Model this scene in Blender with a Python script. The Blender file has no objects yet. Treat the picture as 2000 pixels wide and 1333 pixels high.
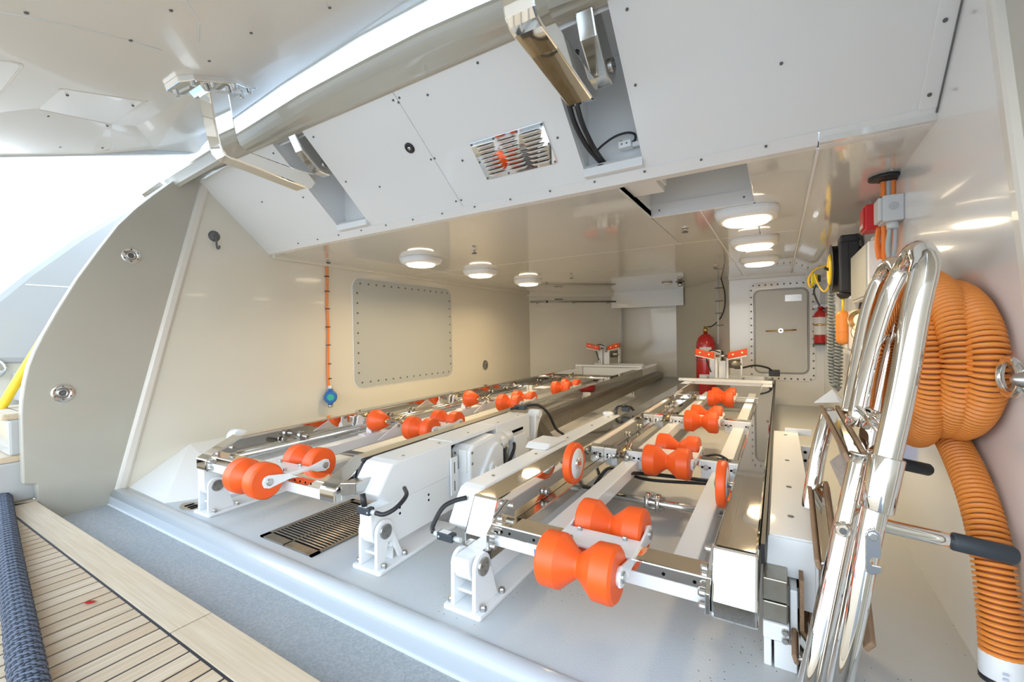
import bpy, bmesh, math, random
from math import sin, cos, pi, radians, sqrt, atan2
from mathutils import Vector, Matrix

random.seed(7)
SC = bpy.context.scene
COL = SC.collection

# ------------------------------------------------------------------ camera
YAW, PITCH, ROLL = radians(31.3874), radians(-0.7812), radians(-1.0461)
fw = Vector((-sin(YAW)*cos(PITCH), cos(YAW)*cos(PITCH), sin(PITCH)))
rt = Vector((cos(YAW), sin(YAW), 0))
up = rt.cross(fw)
r2 = rt*cos(ROLL) + up*sin(ROLL)
u2 = -rt*sin(ROLL) + up*cos(ROLL)
cam_d = bpy.data.cameras.new('camera')
cam_d.lens = 15.386
cam_d.sensor_width = 36
cam_d.sensor_fit = 'HORIZONTAL'
cam_d.clip_start = 0.01
cam_d.clip_end = 500
cam = bpy.data.objects.new('camera', cam_d)
COL.objects.link(cam)
M = Matrix.Identity(4)
for i in range(3):
    M[i][0], M[i][1], M[i][2] = r2[i], u2[i], -fw[i]
M[2][3] = 0.75
cam.matrix_world = M
SC.camera = cam

# ------------------------------------------------------------------ sky, exposure
W = bpy.data.worlds.new('sky')
SC.world = W
W.use_nodes = True
wn = W.node_tree
bg = wn.nodes['Background']
wtc = wn.nodes.new('ShaderNodeTexCoord')
wsx = wn.nodes.new('ShaderNodeSeparateXYZ')
wma = wn.nodes.new('ShaderNodeMath'); wma.operation = 'MULTIPLY_ADD'; wma.inputs[1].default_value = 0.5; wma.inputs[2].default_value = 0.5
wcr = wn.nodes.new('ShaderNodeValToRGB')
wn.links.new(wtc.outputs['Generated'], wsx.inputs[0]); wn.links.new(wsx.outputs['Z'], wma.inputs[0])
wn.links.new(wma.outputs[0], wcr.inputs[0]); wn.links.new(wcr.outputs[0], bg.inputs['Color'])
el = wcr.color_ramp.elements
el[0].position = 0.49; el[0].color = (0.70, 0.74, 0.76, 1)
el[1].position = 0.505; el[1].color = (1.0, 1.0, 0.98, 1)
for pos, c in ((0.56, (0.92, 0.97, 1.0, 1)), (0.68, (0.68, 0.835, 1.0, 1)), (1.0, (0.42, 0.63, 0.97, 1))):
    e = el.new(pos); e.color = c
bg.inputs['Strength'].default_value = 3.1
VS = SC.view_settings
VS.view_transform = 'Standard'
VS.look = 'None'
VS.gamma = 1
VS.use_curve_mapping = False
VS.exposure = 0.63
LAMP_W = 3.3

# ------------------------------------------------------------------ materials
MATS = {}
def mat(name, col, rough=0.5, metal=0.0, spec=0.5, coat=0.0, bump=None, mottle=None, emit=0.0, trans=0.0):
    """bump=(scale,strength,kind) ; mottle=(scale,colour2,amount,contrast)"""
    m = bpy.data.materials.new(name); m.use_nodes = True
    nt = m.node_tree; b = nt.nodes['Principled BSDF']
    c4 = (col[0], col[1], col[2], 1)
    b.inputs['Base Color'].default_value = c4
    b.inputs['Roughness'].default_value = rough
    b.inputs['Metallic'].default_value = metal
    b.inputs['Specular IOR Level'].default_value = spec
    if coat:
        b.inputs['Coat Weight'].default_value = coat
        b.inputs['Coat Roughness'].default_value = 0.04
    if emit:
        b.inputs['Emission Color'].default_value = c4
        b.inputs['Emission Strength'].default_value = emit
    if trans:
        b.inputs['Transmission Weight'].default_value = trans
    tc = nt.nodes.new('ShaderNodeTexCoord')
    if mottle:
        sc_, c2, amt, con = mottle
        n = nt.nodes.new('ShaderNodeTexNoise'); n.inputs['Scale'].default_value = sc_; n.inputs['Detail'].default_value = 6
        nt.links.new(tc.outputs['Object'], n.inputs['Vector'])
        mr = nt.nodes.new('ShaderNodeMapRange')
        mr.inputs['From Min'].default_value = 0.5-con; mr.inputs['From Max'].default_value = 0.5+con
        mr.inputs['To Max'].default_value = amt
        nt.links.new(n.outputs['Fac'], mr.inputs['Value'])
        mx = nt.nodes.new('ShaderNodeMix'); mx.data_type = 'RGBA'
        mx.inputs['A'].default_value = c4; mx.inputs['B'].default_value = (*c2, 1)
        nt.links.new(mr.outputs['Result'], mx.inputs['Factor'])
        nt.links.new(mx.outputs['Result'], b.inputs['Base Color'])
    if bump:
        sc_, st, kind = bump
        if kind == 'wave':
            n = nt.nodes.new('ShaderNodeTexWave'); n.inputs['Scale'].default_value = sc_
        elif kind == 'voronoi':
            n = nt.nodes.new('ShaderNodeTexVoronoi'); n.inputs['Scale'].default_value = sc_
        else:
            n = nt.nodes.new('ShaderNodeTexNoise'); n.inputs['Scale'].default_value = sc_; n.inputs['Detail'].default_value = 3
        nt.links.new(tc.outputs['Object'], n.inputs['Vector'])
        bp = nt.nodes.new('ShaderNodeBump'); bp.inputs['Strength'].default_value = st; bp.inputs['Distance'].default_value = 0.004
        nt.links.new(n.outputs[0], bp.inputs['Height'])
        nt.links.new(bp.outputs['Normal'], b.inputs['Normal'])
    MATS[name] = m
    return m

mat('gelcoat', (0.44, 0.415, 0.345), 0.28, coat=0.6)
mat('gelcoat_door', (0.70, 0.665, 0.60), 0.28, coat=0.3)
mat('gelcoat_white_dim', (0.45, 0.445, 0.43), 0.3, coat=0.4)  # white gelcoat darkened to hold down sky light on bulwark and risers
mat('gelcoat_white', (0.60, 0.635, 0.65), 0.25, coat=0.5)
mat('wall_cream', (0.68, 0.645, 0.55), 0.18, coat=0.45, mottle=(1.3, (0.68, 0.63, 0.52), 0.6, 0.2))
mat('wall_white', (0.80, 0.80, 0.785), 0.16, coat=0.5)
mat('fascia', (0.80, 0.79, 0.765), 0.30, coat=0.25)
mat('ceiling', (0.70, 0.685, 0.64), 0.09, spec=0.6, coat=0.8)
mat('panel_grey', (0.44, 0.455, 0.43), 0.45)
mat('door_grey', (0.60, 0.60, 0.56), 0.35, mottle=(6, (0.56, 0.56, 0.53), 0.6, 0.2))
mat('floor', (0.53, 0.57, 0.60), 0.5, mottle=(3.2, (0.56, 0.53, 0.47), 0.75, 0.22), bump=(260, 0.12, 'noise'))
mat('gutter', (0.46, 0.475, 0.47), 0.75, mottle=(140, (0.36, 0.375, 0.38), 0.9, 0.12), bump=(420, 0.6, 'noise'))
mat('coaming', (0.56, 0.585, 0.60), 0.3, coat=0.4)
mat('seam', (0.86, 0.86, 0.85), 0.5)
mat('seam_dark', (0.16, 0.155, 0.15), 0.6)
mat('caulk', (0.018, 0.019, 0.023), 0.5)
mat('chrome', (0.86, 0.835, 0.79), 0.035, metal=1.0)
mat('chrome_soft', (0.74, 0.725, 0.69), 0.14, metal=1.0)
mat('louvre_metal', (0.93, 0.93, 0.92), 0.30, metal=1.0)
mat('mast_grey', (0.62, 0.64, 0.66), 0.6)
mat('stainless', (0.55, 0.54, 0.52), 0.28, metal=1.0, mottle=(30, (0.42, 0.41, 0.38), 0.7, 0.25))
mat('steel_worn', (0.40, 0.38, 0.34), 0.38, metal=1.0, mottle=(22, (0.30, 0.25, 0.17), 0.7, 0.25))
mat('mirror_steel', (0.66, 0.64, 0.60), 0.06, metal=1.0)
mat('powder_white', (0.80, 0.81, 0.81), 0.32, coat=0.2)
mat('white_matte', (0.78, 0.785, 0.78), 0.5)
mat('orange', (0.86, 0.105, 0.010), 0.42, bump=(120, 0.03, 'noise'))
mat('orange_red', (0.78, 0.085, 0.015), 0.45)
mat('orange_hose', (0.80, 0.27, 0.045), 0.42)
mat('orange_cable', (0.85, 0.22, 0.03), 0.45)
mat('hose_groove_shade', (0.20, 0.055, 0.012), 0.6)  # dark colour paints shade into the grooves between the hose ridges
mat('black', (0.018, 0.018, 0.02), 0.45)
mat('black_gloss', (0.022, 0.022, 0.024), 0.2)
mat('grip', (0.035, 0.042, 0.05), 0.55)
mat('dark_hole', (0.006, 0.006, 0.007), 0.9, spec=0.0)
mat('grey_dark', (0.12, 0.12, 0.115), 0.5)
mat('grey_box', (0.56, 0.58, 0.59), 0.42)
mat('grey_cable', (0.42, 0.45, 0.47), 0.45)
mat('cord_grey', (0.27, 0.30, 0.31), 0.5)
mat('red', (0.52, 0.02, 0.022), 0.25, coat=0.4)
mat('red_box', (0.62, 0.025, 0.03), 0.35)
mat('blue', (0.012, 0.13, 0.42), 0.35)
mat('blue_tape', (0.03, 0.22, 0.75), 0.5)
mat('green', (0.03, 0.40, 0.27), 0.3)
mat('yellow', (0.88, 0.60, 0.02), 0.4)
mat('yellow_dull', (0.72, 0.62, 0.03), 0.45)
mat('brass', (0.72, 0.50, 0.22), 0.22, metal=1.0)
mat('label', (0.78, 0.78, 0.78), 0.4)
mat('label_blue', (0.50, 0.55, 0.66), 0.4)
mat('lens', (1.0, 0.83, 0.58), 0.4, emit=4.2)
mat('canvas', (0.88, 0.89, 0.90), 0.8, bump=(9, 0.5, 'noise'))
mat('water', (0.20, 0.27, 0.30), 0.12, bump=(1.2, 0.4, 'noise'))
mat('bounce_quay', (0.55, 0.53, 0.50), 0.8)
mat('paper', (0.74, 0.70, 0.63), 0.6)

def add_specks(m, scale, thr, col):
    """tiny dark grit specks over the base colour"""
    nt = m.node_tree; b = nt.nodes['Principled BSDF']; src = b.inputs['Base Color'].links[0].from_socket
    tc = nt.nodes.new('ShaderNodeTexCoord'); v = nt.nodes.new('ShaderNodeTexVoronoi'); v.inputs['Scale'].default_value = scale
    n = nt.nodes.new('ShaderNodeTexNoise'); n.inputs['Scale'].default_value = 2.6; n.inputs['Detail'].default_value = 2
    nt.links.new(tc.outputs['Object'], v.inputs['Vector']); nt.links.new(tc.outputs['Object'], n.inputs['Vector'])
    lt = nt.nodes.new('ShaderNodeMath'); lt.operation = 'LESS_THAN'; lt.inputs[1].default_value = thr; nt.links.new(v.outputs['Distance'], lt.inputs[0])
    gt_ = nt.nodes.new('ShaderNodeMath'); gt_.operation = 'GREATER_THAN'; gt_.inputs[1].default_value = 0.58; nt.links.new(n.outputs['Fac'], gt_.inputs[0])
    mu = nt.nodes.new('ShaderNodeMath'); mu.operation = 'MULTIPLY'; nt.links.new(lt.outputs[0], mu.inputs[0]); nt.links.new(gt_.outputs[0], mu.inputs[1])
    mx = nt.nodes.new('ShaderNodeMix'); mx.data_type = 'RGBA'; mx.inputs['B'].default_value = (*col, 1)
    nt.links.new(mu.outputs[0], mx.inputs['Factor']); nt.links.new(src, mx.inputs['A']); nt.links.new(mx.outputs['Result'], b.inputs['Base Color'])
add_specks(MATS['floor'], 70, 0.11, (0.10, 0.09, 0.08))

def rope_mat():
    m = bpy.data.materials.new('rope'); m.use_nodes = True
    nt = m.node_tree; b = nt.nodes['Principled BSDF']
    b.inputs['Roughness'].default_value = 0.85
    b.inputs['Base Color'].default_value = (0.040, 0.046, 0.062, 1)
    MATS['rope'] = m
    m2 = m.copy(); m2.name = 'rope_light'
    m2.node_tree.nodes['Principled BSDF'].inputs['Base Color'].default_value = (0.115, 0.130, 0.165, 1)
    MATS['rope_light'] = m2
rope_mat()

def teak_mat(name, c1, c2, c3, axis):
    m = bpy.data.materials.new(name); m.use_nodes = True
    nt = m.node_tree; L = nt.links; N = nt.nodes.new; b = nt.nodes['Principled BSDF']
    b.inputs['Roughness'].default_value = 0.72
    b.inputs['Specular IOR Level'].default_value = 0.25
    tc = N('ShaderNodeTexCoord'); oi = N('ShaderNodeObjectInfo')
    mp = N('ShaderNodeMapping')
    s = [160, 160, 160]; s['XYZ'.index(axis)] = 5
    mp.inputs['Scale'].default_value = s
    L.new(tc.outputs['Object'], mp.inputs['Vector'])
    va = N('ShaderNodeVectorMath'); va.operation = 'ADD'
    mul = N('ShaderNodeMath'); mul.operation = 'MULTIPLY'; mul.inputs[1].default_value = 37.0
    L.new(oi.outputs['Random'], mul.inputs[0])
    L.new(mp.outputs['Vector'], va.inputs[0]); L.new(mul.outputs[0], va.inputs[1])
    n1 = N('ShaderNodeTexNoise'); n1.inputs['Scale'].default_value = 1.0; n1.inputs['Detail'].default_value = 5
    L.new(va.outputs[0], n1.inputs['Vector'])
    n2 = N('ShaderNodeTexNoise'); n2.inputs['Scale'].default_value = 4.0; n2.inputs['Detail'].default_value = 3
    L.new(tc.outputs['Object'], n2.inputs['Vector'])
    mx = N('ShaderNodeMix'); mx.data_type = 'RGBA'
    mx.inputs['A'].default_value = (*c1, 1); mx.inputs['B'].default_value = (*c2, 1)
    mr = N('ShaderNodeMapRange'); mr.inputs['From Min'].default_value = 0.32; mr.inputs['From Max'].default_value = 0.68
    L.new(n1.outputs['Fac'], mr.inputs['Value']); L.new(mr.outputs['Result'], mx.inputs['Factor'])
    mx2 = N('ShaderNodeMix'); mx2.data_type = 'RGBA'; mx2.inputs['B'].default_value = (*c3, 1)
    add = N('ShaderNodeMath'); add.operation = 'MULTIPLY'
    L.new(oi.outputs['Random'], add.inputs[0]); L.new(n2.outputs['Fac'], add.inputs[1])
    L.new(add.outputs[0], mx2.inputs['Factor']); L.new(mx.outputs['Result'], mx2.inputs['A'])
    L.new(mx2.outputs['Result'], b.inputs['Base Color'])
    bp = N('ShaderNodeBump'); bp.inputs['Strength'].default_value = 0.15; bp.inputs['Distance'].default_value = 0.002
    L.new(n1.outputs['Fac'], bp.inputs['Height']); L.new(bp.outputs['Normal'], b.inputs['Normal'])
    MATS[name] = m
teak_mat('teak', (0.62, 0.495, 0.355), (0.50, 0.375, 0.245), (0.46, 0.315, 0.18), 'Y')
teak_mat('teak_x', (0.64, 0.52, 0.375), (0.54, 0.42, 0.28), (0.50, 0.385, 0.25), 'X')
teak_mat('teak_dark', (0.36, 0.23, 0.14), (0.25, 0.15, 0.085), (0.30, 0.20, 0.13), 'Y')
teak_mat('teak_grey', (0.44, 0.38, 0.33), (0.34, 0.29, 0.25), (0.40, 0.33, 0.28), 'Y')

# ------------------------------------------------------------------ geometry helpers
WLOC = {}      # world location (before root rotation) of every parent
class MB:
    def __init__(self): self.v = []; self.f = []; self.s = []
    def add(self, vs, fs, smooth=False):
        o = len(self.v); self.v += [tuple(p) for p in vs]
        self.f += [tuple(i+o for i in q) for q in fs]; self.s += [smooth]*len(fs); return self
    def box(self, lo, hi):
        x0, y0, z0 = lo; x1, y1, z1 = hi
        return self.add([(x0,y0,z0),(x1,y0,z0),(x1,y1,z0),(x0,y1,z0),(x0,y0,z1),(x1,y0,z1),(x1,y1,z1),(x0,y1,z1)],
            [(0,3,2,1),(4,5,6,7),(0,1,5,4),(1,2,6,5),(2,3,7,6),(3,0,4,7)])
    def prism(self, pts, axis, a0, a1):
        n = len(pts); ax = 'xyz'.index(axis)
        def mk(p, a):
            q = list(p); q.insert(ax, a); return tuple(q)
        vs = [mk(p, a0) for p in pts] + [mk(p, a1) for p in pts]
        fs = [tuple(range(n))[::-1], tuple(range(n, 2*n))] + [(i, (i+1) % n, (i+1) % n+n, i+n) for i in range(n)]
        return self.add(vs, fs)
    def lathe(self, prof, org, axis, seg=24, smooth=True):
        a = Vector(axis).normalized(); t = Vector((0,0,1)) if abs(a.z) < .9 else Vector((1,0,0))
        e1 = a.cross(t).normalized(); e2 = a.cross(e1); o = Vector(org)
        vs = []; fs = []
        for r, h in prof:
            for k in range(seg):
                an = 2*pi*k/seg; vs.append(o + a*h + (e1*cos(an)+e2*sin(an))*r)
        for i in range(len(prof)-1):
            for k in range(seg):
                k2 = (k+1) % seg; fs.append((i*seg+k, i*seg+k2, (i+1)*seg+k2, (i+1)*seg+k))
        self.add(vs, fs, smooth)
        n = len(prof)
        self.f.append(tuple(len(self.v)-n*seg+k for k in range(seg))[::-1]); self.s.append(False)
        self.f.append(tuple(len(self.v)-seg+k for k in range(seg))); self.s.append(False)
        return self
    def tube(self, pts, r, seg=12, closed=False, smooth=True):
        P = [Vector(p) for p in pts]; n = len(P)
        rs = r if isinstance(r, (list, tuple)) else [r]*n
        T = []
        for i in range(n):
            if closed: t = P[(i+1) % n]-P[i-1]
            else: t = P[min(i+1, n-1)]-P[max(i-1, 0)]
            T.append(t.normalized())
        ref = Vector((0,0,1)) if abs(T[0].z) < .9 else Vector((1,0,0))
        nrm = (ref - T[0]*ref.dot(T[0])).normalized(); vs = []; fs = []
        for i in range(n):
            nrm = (nrm - T[i]*nrm.dot(T[i])).normalized(); bn = T[i].cross(nrm)
            for k in range(seg):
                a = 2*pi*k/seg; vs.append(P[i]+(nrm*cos(a)+bn*sin(a))*rs[i])
        m = n if closed else n-1
        for i in range(m):
            j = (i+1) % n
            for k in range(seg):
                k2 = (k+1) % seg; fs.append((i*seg+k, i*seg+k2, j*seg+k2, j*seg+k))
        o = len(self.v); self.add(vs, fs, smooth)
        if not closed:
            self.f.append(tuple(o+k for k in range(seg))[::-1]); self.s.append(False)
            self.f.append(tuple(o+(n-1)*seg+k for k in range(seg))); self.s.append(False)
        return self
    def build(self, name, m, parent=None, bevel=0.0, bseg=2, fix=True, sharp=None):
        xs = [[p[i] for p in self.v] for i in range(3)]
        c = Vector([(min(a)+max(a))/2 for a in xs])
        if parent is None: c.z = min(xs[2])
        me = bpy.data.meshes.new(name)
        me.from_pydata([(p[0]-c.x, p[1]-c.y, p[2]-c.z) for p in self.v], [], self.f)
        me.polygons.foreach_set('use_smooth', self.s)
        if fix:
            bm = bmesh.new(); bm.from_mesh(me); bmesh.ops.recalc_face_normals(bm, faces=bm.faces)
            if sharp:
                for e in bm.edges:
                    if e.calc_face_angle(0) > radians(sharp): e.smooth = False
            bm.to_mesh(me); bm.free()
        me.materials.append(MATS[m]); me.update()
        return place(name, me, c, parent, bevel, bseg)

def place(name, me, c, parent=None, bevel=0.0, bseg=2, rot=None):
    o = bpy.data.objects.new(name, me); COL.objects.link(o)
    c = Vector(c)
    if parent is not None:
        o.parent = parent; o.location = c - WLOC[parent.name]
    else: o.location = c
    if rot: o.rotation_euler = rot
    WLOC[o.name] = c
    if bevel:
        md = o.modifiers.new('bevel', 'BEVEL'); md.width = bevel; md.segments = bseg; md.limit_method = 'ANGLE'; md.angle_limit = radians(40)
    return o

def thing(name, label, cat, loc, group=None, kind=None):
    o = bpy.data.objects.new(name, None); COL.objects.link(o)
    o.empty_display_size = 0.05; o.location = loc; WLOC[o.name] = Vector(loc)
    return tag(o, label, cat, group, kind)
def tag(o, label, cat, group=None, kind=None):
    o['label'] = label; o['category'] = cat
    if group: o['group'] = group
    if kind: o['kind'] = kind
    return o
def struct(o, label, cat='structure'): return tag(o, label, cat, None, 'structure')

def box(name, lo, hi, m, parent=None, bevel=0.0): return MB().box(lo, hi).build(name, m, parent, bevel)
def prism(name, pts, axis, a0, a1, m, parent=None, bevel=0.0): return MB().prism(pts, axis, a0, a1).build(name, m, parent, bevel)
def lathe(name, prof, org, axis, m, parent=None, seg=24, bevel=0.0): return MB().lathe(prof, org, axis, seg).build(name, m, parent, bevel)
def tube(name, pts, r, m, parent=None, seg=12, closed=False): return MB().tube(pts, r, seg, closed).build(name, m, parent)
def cyl(name, a, b, r, m, parent=None, seg=20, bevel=0.0):
    a = Vector(a); b = Vector(b); return lathe(name, [(r, 0), (r, (b-a).length)], a, b-a, m, parent, seg, bevel)
def mesh(name, vs, fs, m, parent=None, smooth=False, bevel=0.0): return MB().add(vs, fs, smooth).build(name, m, parent, bevel)

def smooth_path(pts, n=8):
    """Catmull-Rom through pts"""
    P = [Vector(p) for p in pts]; Q = [P[0]*2-P[1]] + P + [P[-1]*2-P[-2]]; out = []
    for i in range(1, len(Q)-2):
        p0, p1, p2, p3 = Q[i-1], Q[i], Q[i+1], Q[i+2]
        for k in range(n):
            t = k/n; out.append(0.5*((2*p1)+(p2-p0)*t+(2*p0-5*p1+4*p2-p3)*t*t+(3*p1-p0-3*p2+p3)*t**3))
    out.append(P[-1]); return out

def rrect(x0, y0, x1, y1, r, n=5):
    out = []
    for cx, cy, a in ((x1-r, y0+r, -pi/2), (x1-r, y1-r, 0), (x0+r, y1-r, pi/2), (x0+r, y0+r, pi)):
        for k in range(n+1):
            t = a+pi/2*k/n; out.append((cx+r*cos(t), cy+r*sin(t)))
    return out

BOLT = {}
def bolt(pos, d, r, h, m='stainless', parent=None, name='bolt', seg=10):
    key = (round(r, 4), round(h, 4), m, seg)
    if key not in BOLT:
        b = MB().lathe([(r, 0), (r, h*.75), (r*.8, h)], (0,0,0), (0,0,1), seg, False)
        me = bpy.data.meshes.new(name); me.from_pydata(b.v, [], b.f); me.materials.append(MATS[m]); BOLT[key] = me
    q = Vector(d).normalized().to_track_quat('Z', 'Y')
    return place(name, BOLT[key], pos, parent, rot=q.to_euler())

# ================================================================== SETTING
XL, XR = -2.87, 0.37
ZC = 1.316
def fas(y, off=0.0):
    """height of the sloping fascia at depth y"""
    return 1.316 - 0.905*(y-1.64) + off
FN = Vector((0, -0.671, -0.741))         # outward normal of the fascia

# floor of the garage
fl = box('floor', (-3.3, 0.862, -0.03), (0.55, 8.0, 0.0), 'floor')
struct(fl, 'pale speckled garage floor under the two roller cradles', 'floor')
gt = box('floor_gutter', (-2.93, 0.35, -0.10), (0.45, 0.83, -0.06), 'gutter')
struct(gt, 'grey non-slip gutter floor between the teak border and the coaming', 'floor')
# coaming
cp = [(0.800, -0.075), (0.806, -0.02), (0.812, -0.004), (0.822, 0.006), (0.836, 0.010), (0.852, 0.009), (0.862, 0.005), (0.868, -0.002), (0.868, -0.075)]
b = MB(); n = len(cp)
b.prism(cp, 'x', XL-0.02, XR+0.02); b.s = [False, False]+[i not in (0, n-1, n-2) for i in range(n)]
struct(b.build('trim_1', 'coaming'), 'rounded white coaming along the garage threshold', 'coaming')
sb = box('trim_2', (XL, 0.795, -0.0605), (XR, 0.802, -0.0565), 'seam')
struct(sb, 'thin white sealant line at the foot of the coaming', 'sealant')

# left wall with chine
b = MB().prism([(0.80, -0.12), (5.175, -0.12), (5.175, 1.45), (1.5, 1.45), (1.42, 1.80), (1.30, 1.80)], 'x', XL-0.04, XL)
wl = b.build('wall_left', 'wall_cream'); struct(wl, 'glossy cream port side wall of the garage with orange cable', 'wall')
A = (XL, 1.161, 0.163); Bp = (-2.753, 0.880, -0.002); Cp = (-2.43, 0.872, -0.002); D = (-2.25, 1.13, -0.002)
mesh('chine', [A, Bp, Cp, D, (XL, 5.16, 0.150), (-2.25, 5.16, -0.002), (XL, 0.88, -0.002), (XL, 5.16, -0.002)],
     [(0, 1, 2, 3), (0, 3, 5, 4), (0, 6, 1), (6, 7, 5, 3, 2, 1), (4, 5, 7), (0, 4, 7, 6)], 'wall_white', wl)
# right wall
b = MB().prism([(0.45, -0.12), (5.25, -0.12), (5.25, 1.45), (1.5, 1.45), (1.35, 1.85), (0.45, 1.85)], 'x', XR, XR+0.05)
wr = b.build('wall_right', 'wall_white'); struct(wr, 'glossy white starboard side wall behind the ladder and hose', 'wall')
# back walls: angled panel, recess, angled panel, bulkhead with the door
plan = [(XL, 5.167), (-1.933, 6.104), (-1.955, 6.30), (-1.20, 6.30), (-0.445, 5.17), (XR+0.02, 5.17)]
nm = ['wall_back_left', 'wall_back_return', 'wall_back', 'wall_back_right', 'wall_front']
lab = ['angled cream back wall carrying the boathook pole', 'narrow cream return beside the flat back wall panel', 'flat back wall panel between the two angled walls', 'angled cream back wall beside the tall red cylinder', 'white bulkhead wall around the watertight door']
mm = ['wall_cream', 'wall_cream', 'wall_cream', 'wall_cream', 'wall_white']
for i in range(5):
    (xa, ya), (xb, yb) = plan[i], plan[i+1]
    d = Vector((xb-xa, yb-ya)).normalized(); nn = Vector((-d.y, d.x))*0.04
    pts = [(xa, ya), (xb, yb), (xb+nn.x, yb+nn.y), (xa+nn.x, ya+nn.y)]
    struct(prism(nm[i], pts, 'z', -0.02, 1.45, mm[i]), lab[i], 'wall')
bh = prism('trim_3', [(-2.01, 6.00), (-1.06, 6.06), (-1.20, 6.295), (-1.95, 6.295)], 'z', 1.10, 1.33, 'wall_cream')
struct(bh, 'pale deckhead box above the recessed back wall', 'trim')
struct(box('trim_4', (-0.445, 5.10, 1.285), (XR, 5.165, 1.33), 'fascia'), 'white batten along the top of the door bulkhead', 'trim')
b = MB().prism([(XL, 5.11), (XL, 5.167), (-1.98, 6.06), (-1.96, 6.02)], 'z', 1.262, 1.33)
struct(b.build('trim_5', 'wall_cream'), 'cream cornice along the angled back wall', 'trim')
struct(box('trim_6', (XL, 1.66, 1.285), (XL+0.025, 5.16, 1.33), 'wall_cream', bevel=0.008), 'cream cornice strip where ceiling meets port wall', 'trim')

rm = MB().prism([(5.22, -.01), (5.22, .001), (6.32, .135), (6.32, -.01)], 'x', -2.9, -.40).build('floor_ramp', 'floor'); struct(rm, 'floor sloping gently up to the back wall', 'floor')
# ceiling: panels with narrow joints and a rectangular well
ce = box('ceiling', (-3.0, 1.66, 1.335), (0.5, 8.0, 1.36), 'ceiling')
OX0, OX1, OY0, OY1 = -0.534, -0.088, 1.668, 2.222
bpy.data.objects.remove(ce)
b = MB()
for lo, hi in (((-3.0, 1.64), (OX0, 8.0)), ((OX1, 1.64), (0.5, 8.0)), ((OX0, OY1), (OX1, 8.0)), ((OX0, 1.64), (OX1, OY0))):
    b.box((lo[0], lo[1], 1.324), (hi[0], hi[1], 1.35))
ce = b.build('ceiling', 'ceiling'); struct(ce, 'glossy cream ceiling of joined panels over the garage', 'ceiling')
def cpanel(x0, y0, x1, y1): box('ceiling_panel', (x0+.0025, y0+.0025, ZC), (x1-.0025, y1-.0025, 1.3235), 'ceiling', ce, 0.0015)
ys = [1.645, 2.97, 4.47, 6.3]
for i in range(3):
    cpanel(XL+.02, ys[i], -2.53, ys[i+1])
    if i == 0:
        cpanel(-2.53, ys[0], OX0, ys[1]); cpanel(OX0, OY1, -0.31, ys[1]); cpanel(OX1, OY0, 0.11, ys[1]); cpanel(-0.31, OY1, OX1, ys[1])
    else:
        cpanel(-2.53, ys[i], -0.31, ys[i+1]); cpanel(-0.31, ys[i], 0.11, ys[i+1])
for y in ys[1:3]: box('joint_strip', (-2.53, y-.003, ZC+.001), (0.11, y+.003, 1.3238), 'seam', ce)
box('joint_strip', (-0.312, OY1, ZC+.001), (-0.306, 5.15, 1.3238), 'seam', ce)
# well
b = MB(); h = 1.60
for q in ([(OX0, OY0), (OX1, OY0)], [(OX1, OY0), (OX1, OY1)], [(OX1, OY1), (OX0, OY1)], [(OX0, OY1), (OX0, OY0)]):
    (xa, ya), (xb, yb) = q
    d = Vector((xb-xa, yb-ya)).normalized(); nn = Vector((d.y, -d.x))*.012
    b.prism([(xa, ya), (xb, yb), (xb+nn.x, yb+nn.y), (xa+nn.x, ya+nn.y)], 'z', ZC+.0025, h)
b.box((OX0-.01, OY0-.01, h), (OX1+.01, OY1+.01, h+.01))
b.build('hatch_well', 'wall_white', ce)
box('well_lip', (OX0, OY1-.006, ZC+.002), (OX1, OY1, ZC+.062), 'fascia', ce)
box('well_shelf', (OX0, OY0+.25, h-.10), (OX1, OY1, h-.085), 'panel_grey', ce)
for x, y in ((OX0+.04, OY1-.008), (OX1-.04, OY1-.008)): bolt((x, y, ZC+.03), (0, -1, 0), .004, .004, 'grey_dark', ce, 'screw')
# soffit strip on the starboard side
sf = mesh('ceiling_soffit', [(0.11, 1.62, 1.312), (XR+.01, 1.62, 1.312), (XR+.04, 5.18, 1.235), (0.12, 5.18, 1.312),
     (0.11, 1.62, 1.33), (XR+.01, 1.62, 1.33), (XR+.04, 5.18, 1.33), (0.12, 5.18, 1.33)],
     [(0, 3, 2, 1), (4, 5, 6, 7), (0, 1, 5, 4), (1, 2, 6, 5), (2, 3, 7, 6), (3, 0, 4, 7)], 'ceiling')
struct(sf, 'glossy ceiling strip above the starboard wall', 'ceiling')
box('joint_strip', (0.104, 1.66, 1.308), (0.112, 5.15, 1.313), 'seam', sf)
for i in range(7): bolt((0.34, 2.0+i*.42, 1.302-i*.009), (0, 0, -1), .004, .003, 'grey_box', sf, 'screw')

# fascia: sloping panels between ceiling edge and transom beam
def fpoly(pts, t=0.02, out=0.0):
    """pts (x,y) on the sloping plane, extruded behind it"""
    n = len(pts); f = [Vector((x, y, fas(y)))+FN*out for x, y in pts]; k = [p-FN*t for p in f]
    return f+k, [tuple(range(n)), tuple(range(2*n-1, n-1, -1))]+[(i, i+n, (i+1) % n+n, (i+1) % n) for i in range(n)]
YT, YB = 1.215, 1.612
SL0, SL1, SR0, SR1 = -2.081, -1.845, -0.628, -0.408
fa = thing('wall_fascia', 'sloping white fascia of screwed panels above the garage opening', 'wall', (-1.25, 1.64, 1.316), kind='structure')
vs, fs = fpoly([(XL, 1.245), (SL0, YT), (SL0, YB), (XL, YB)]); mesh('fascia_panel', vs, fs, 'fascia', fa)
vs, fs = fpoly([(SL1, YT), (-1.2645, YT), (-1.2325, YB), (SL1, YB)]); mesh('fascia_panel', vs, fs, 'fascia', fa)
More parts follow.
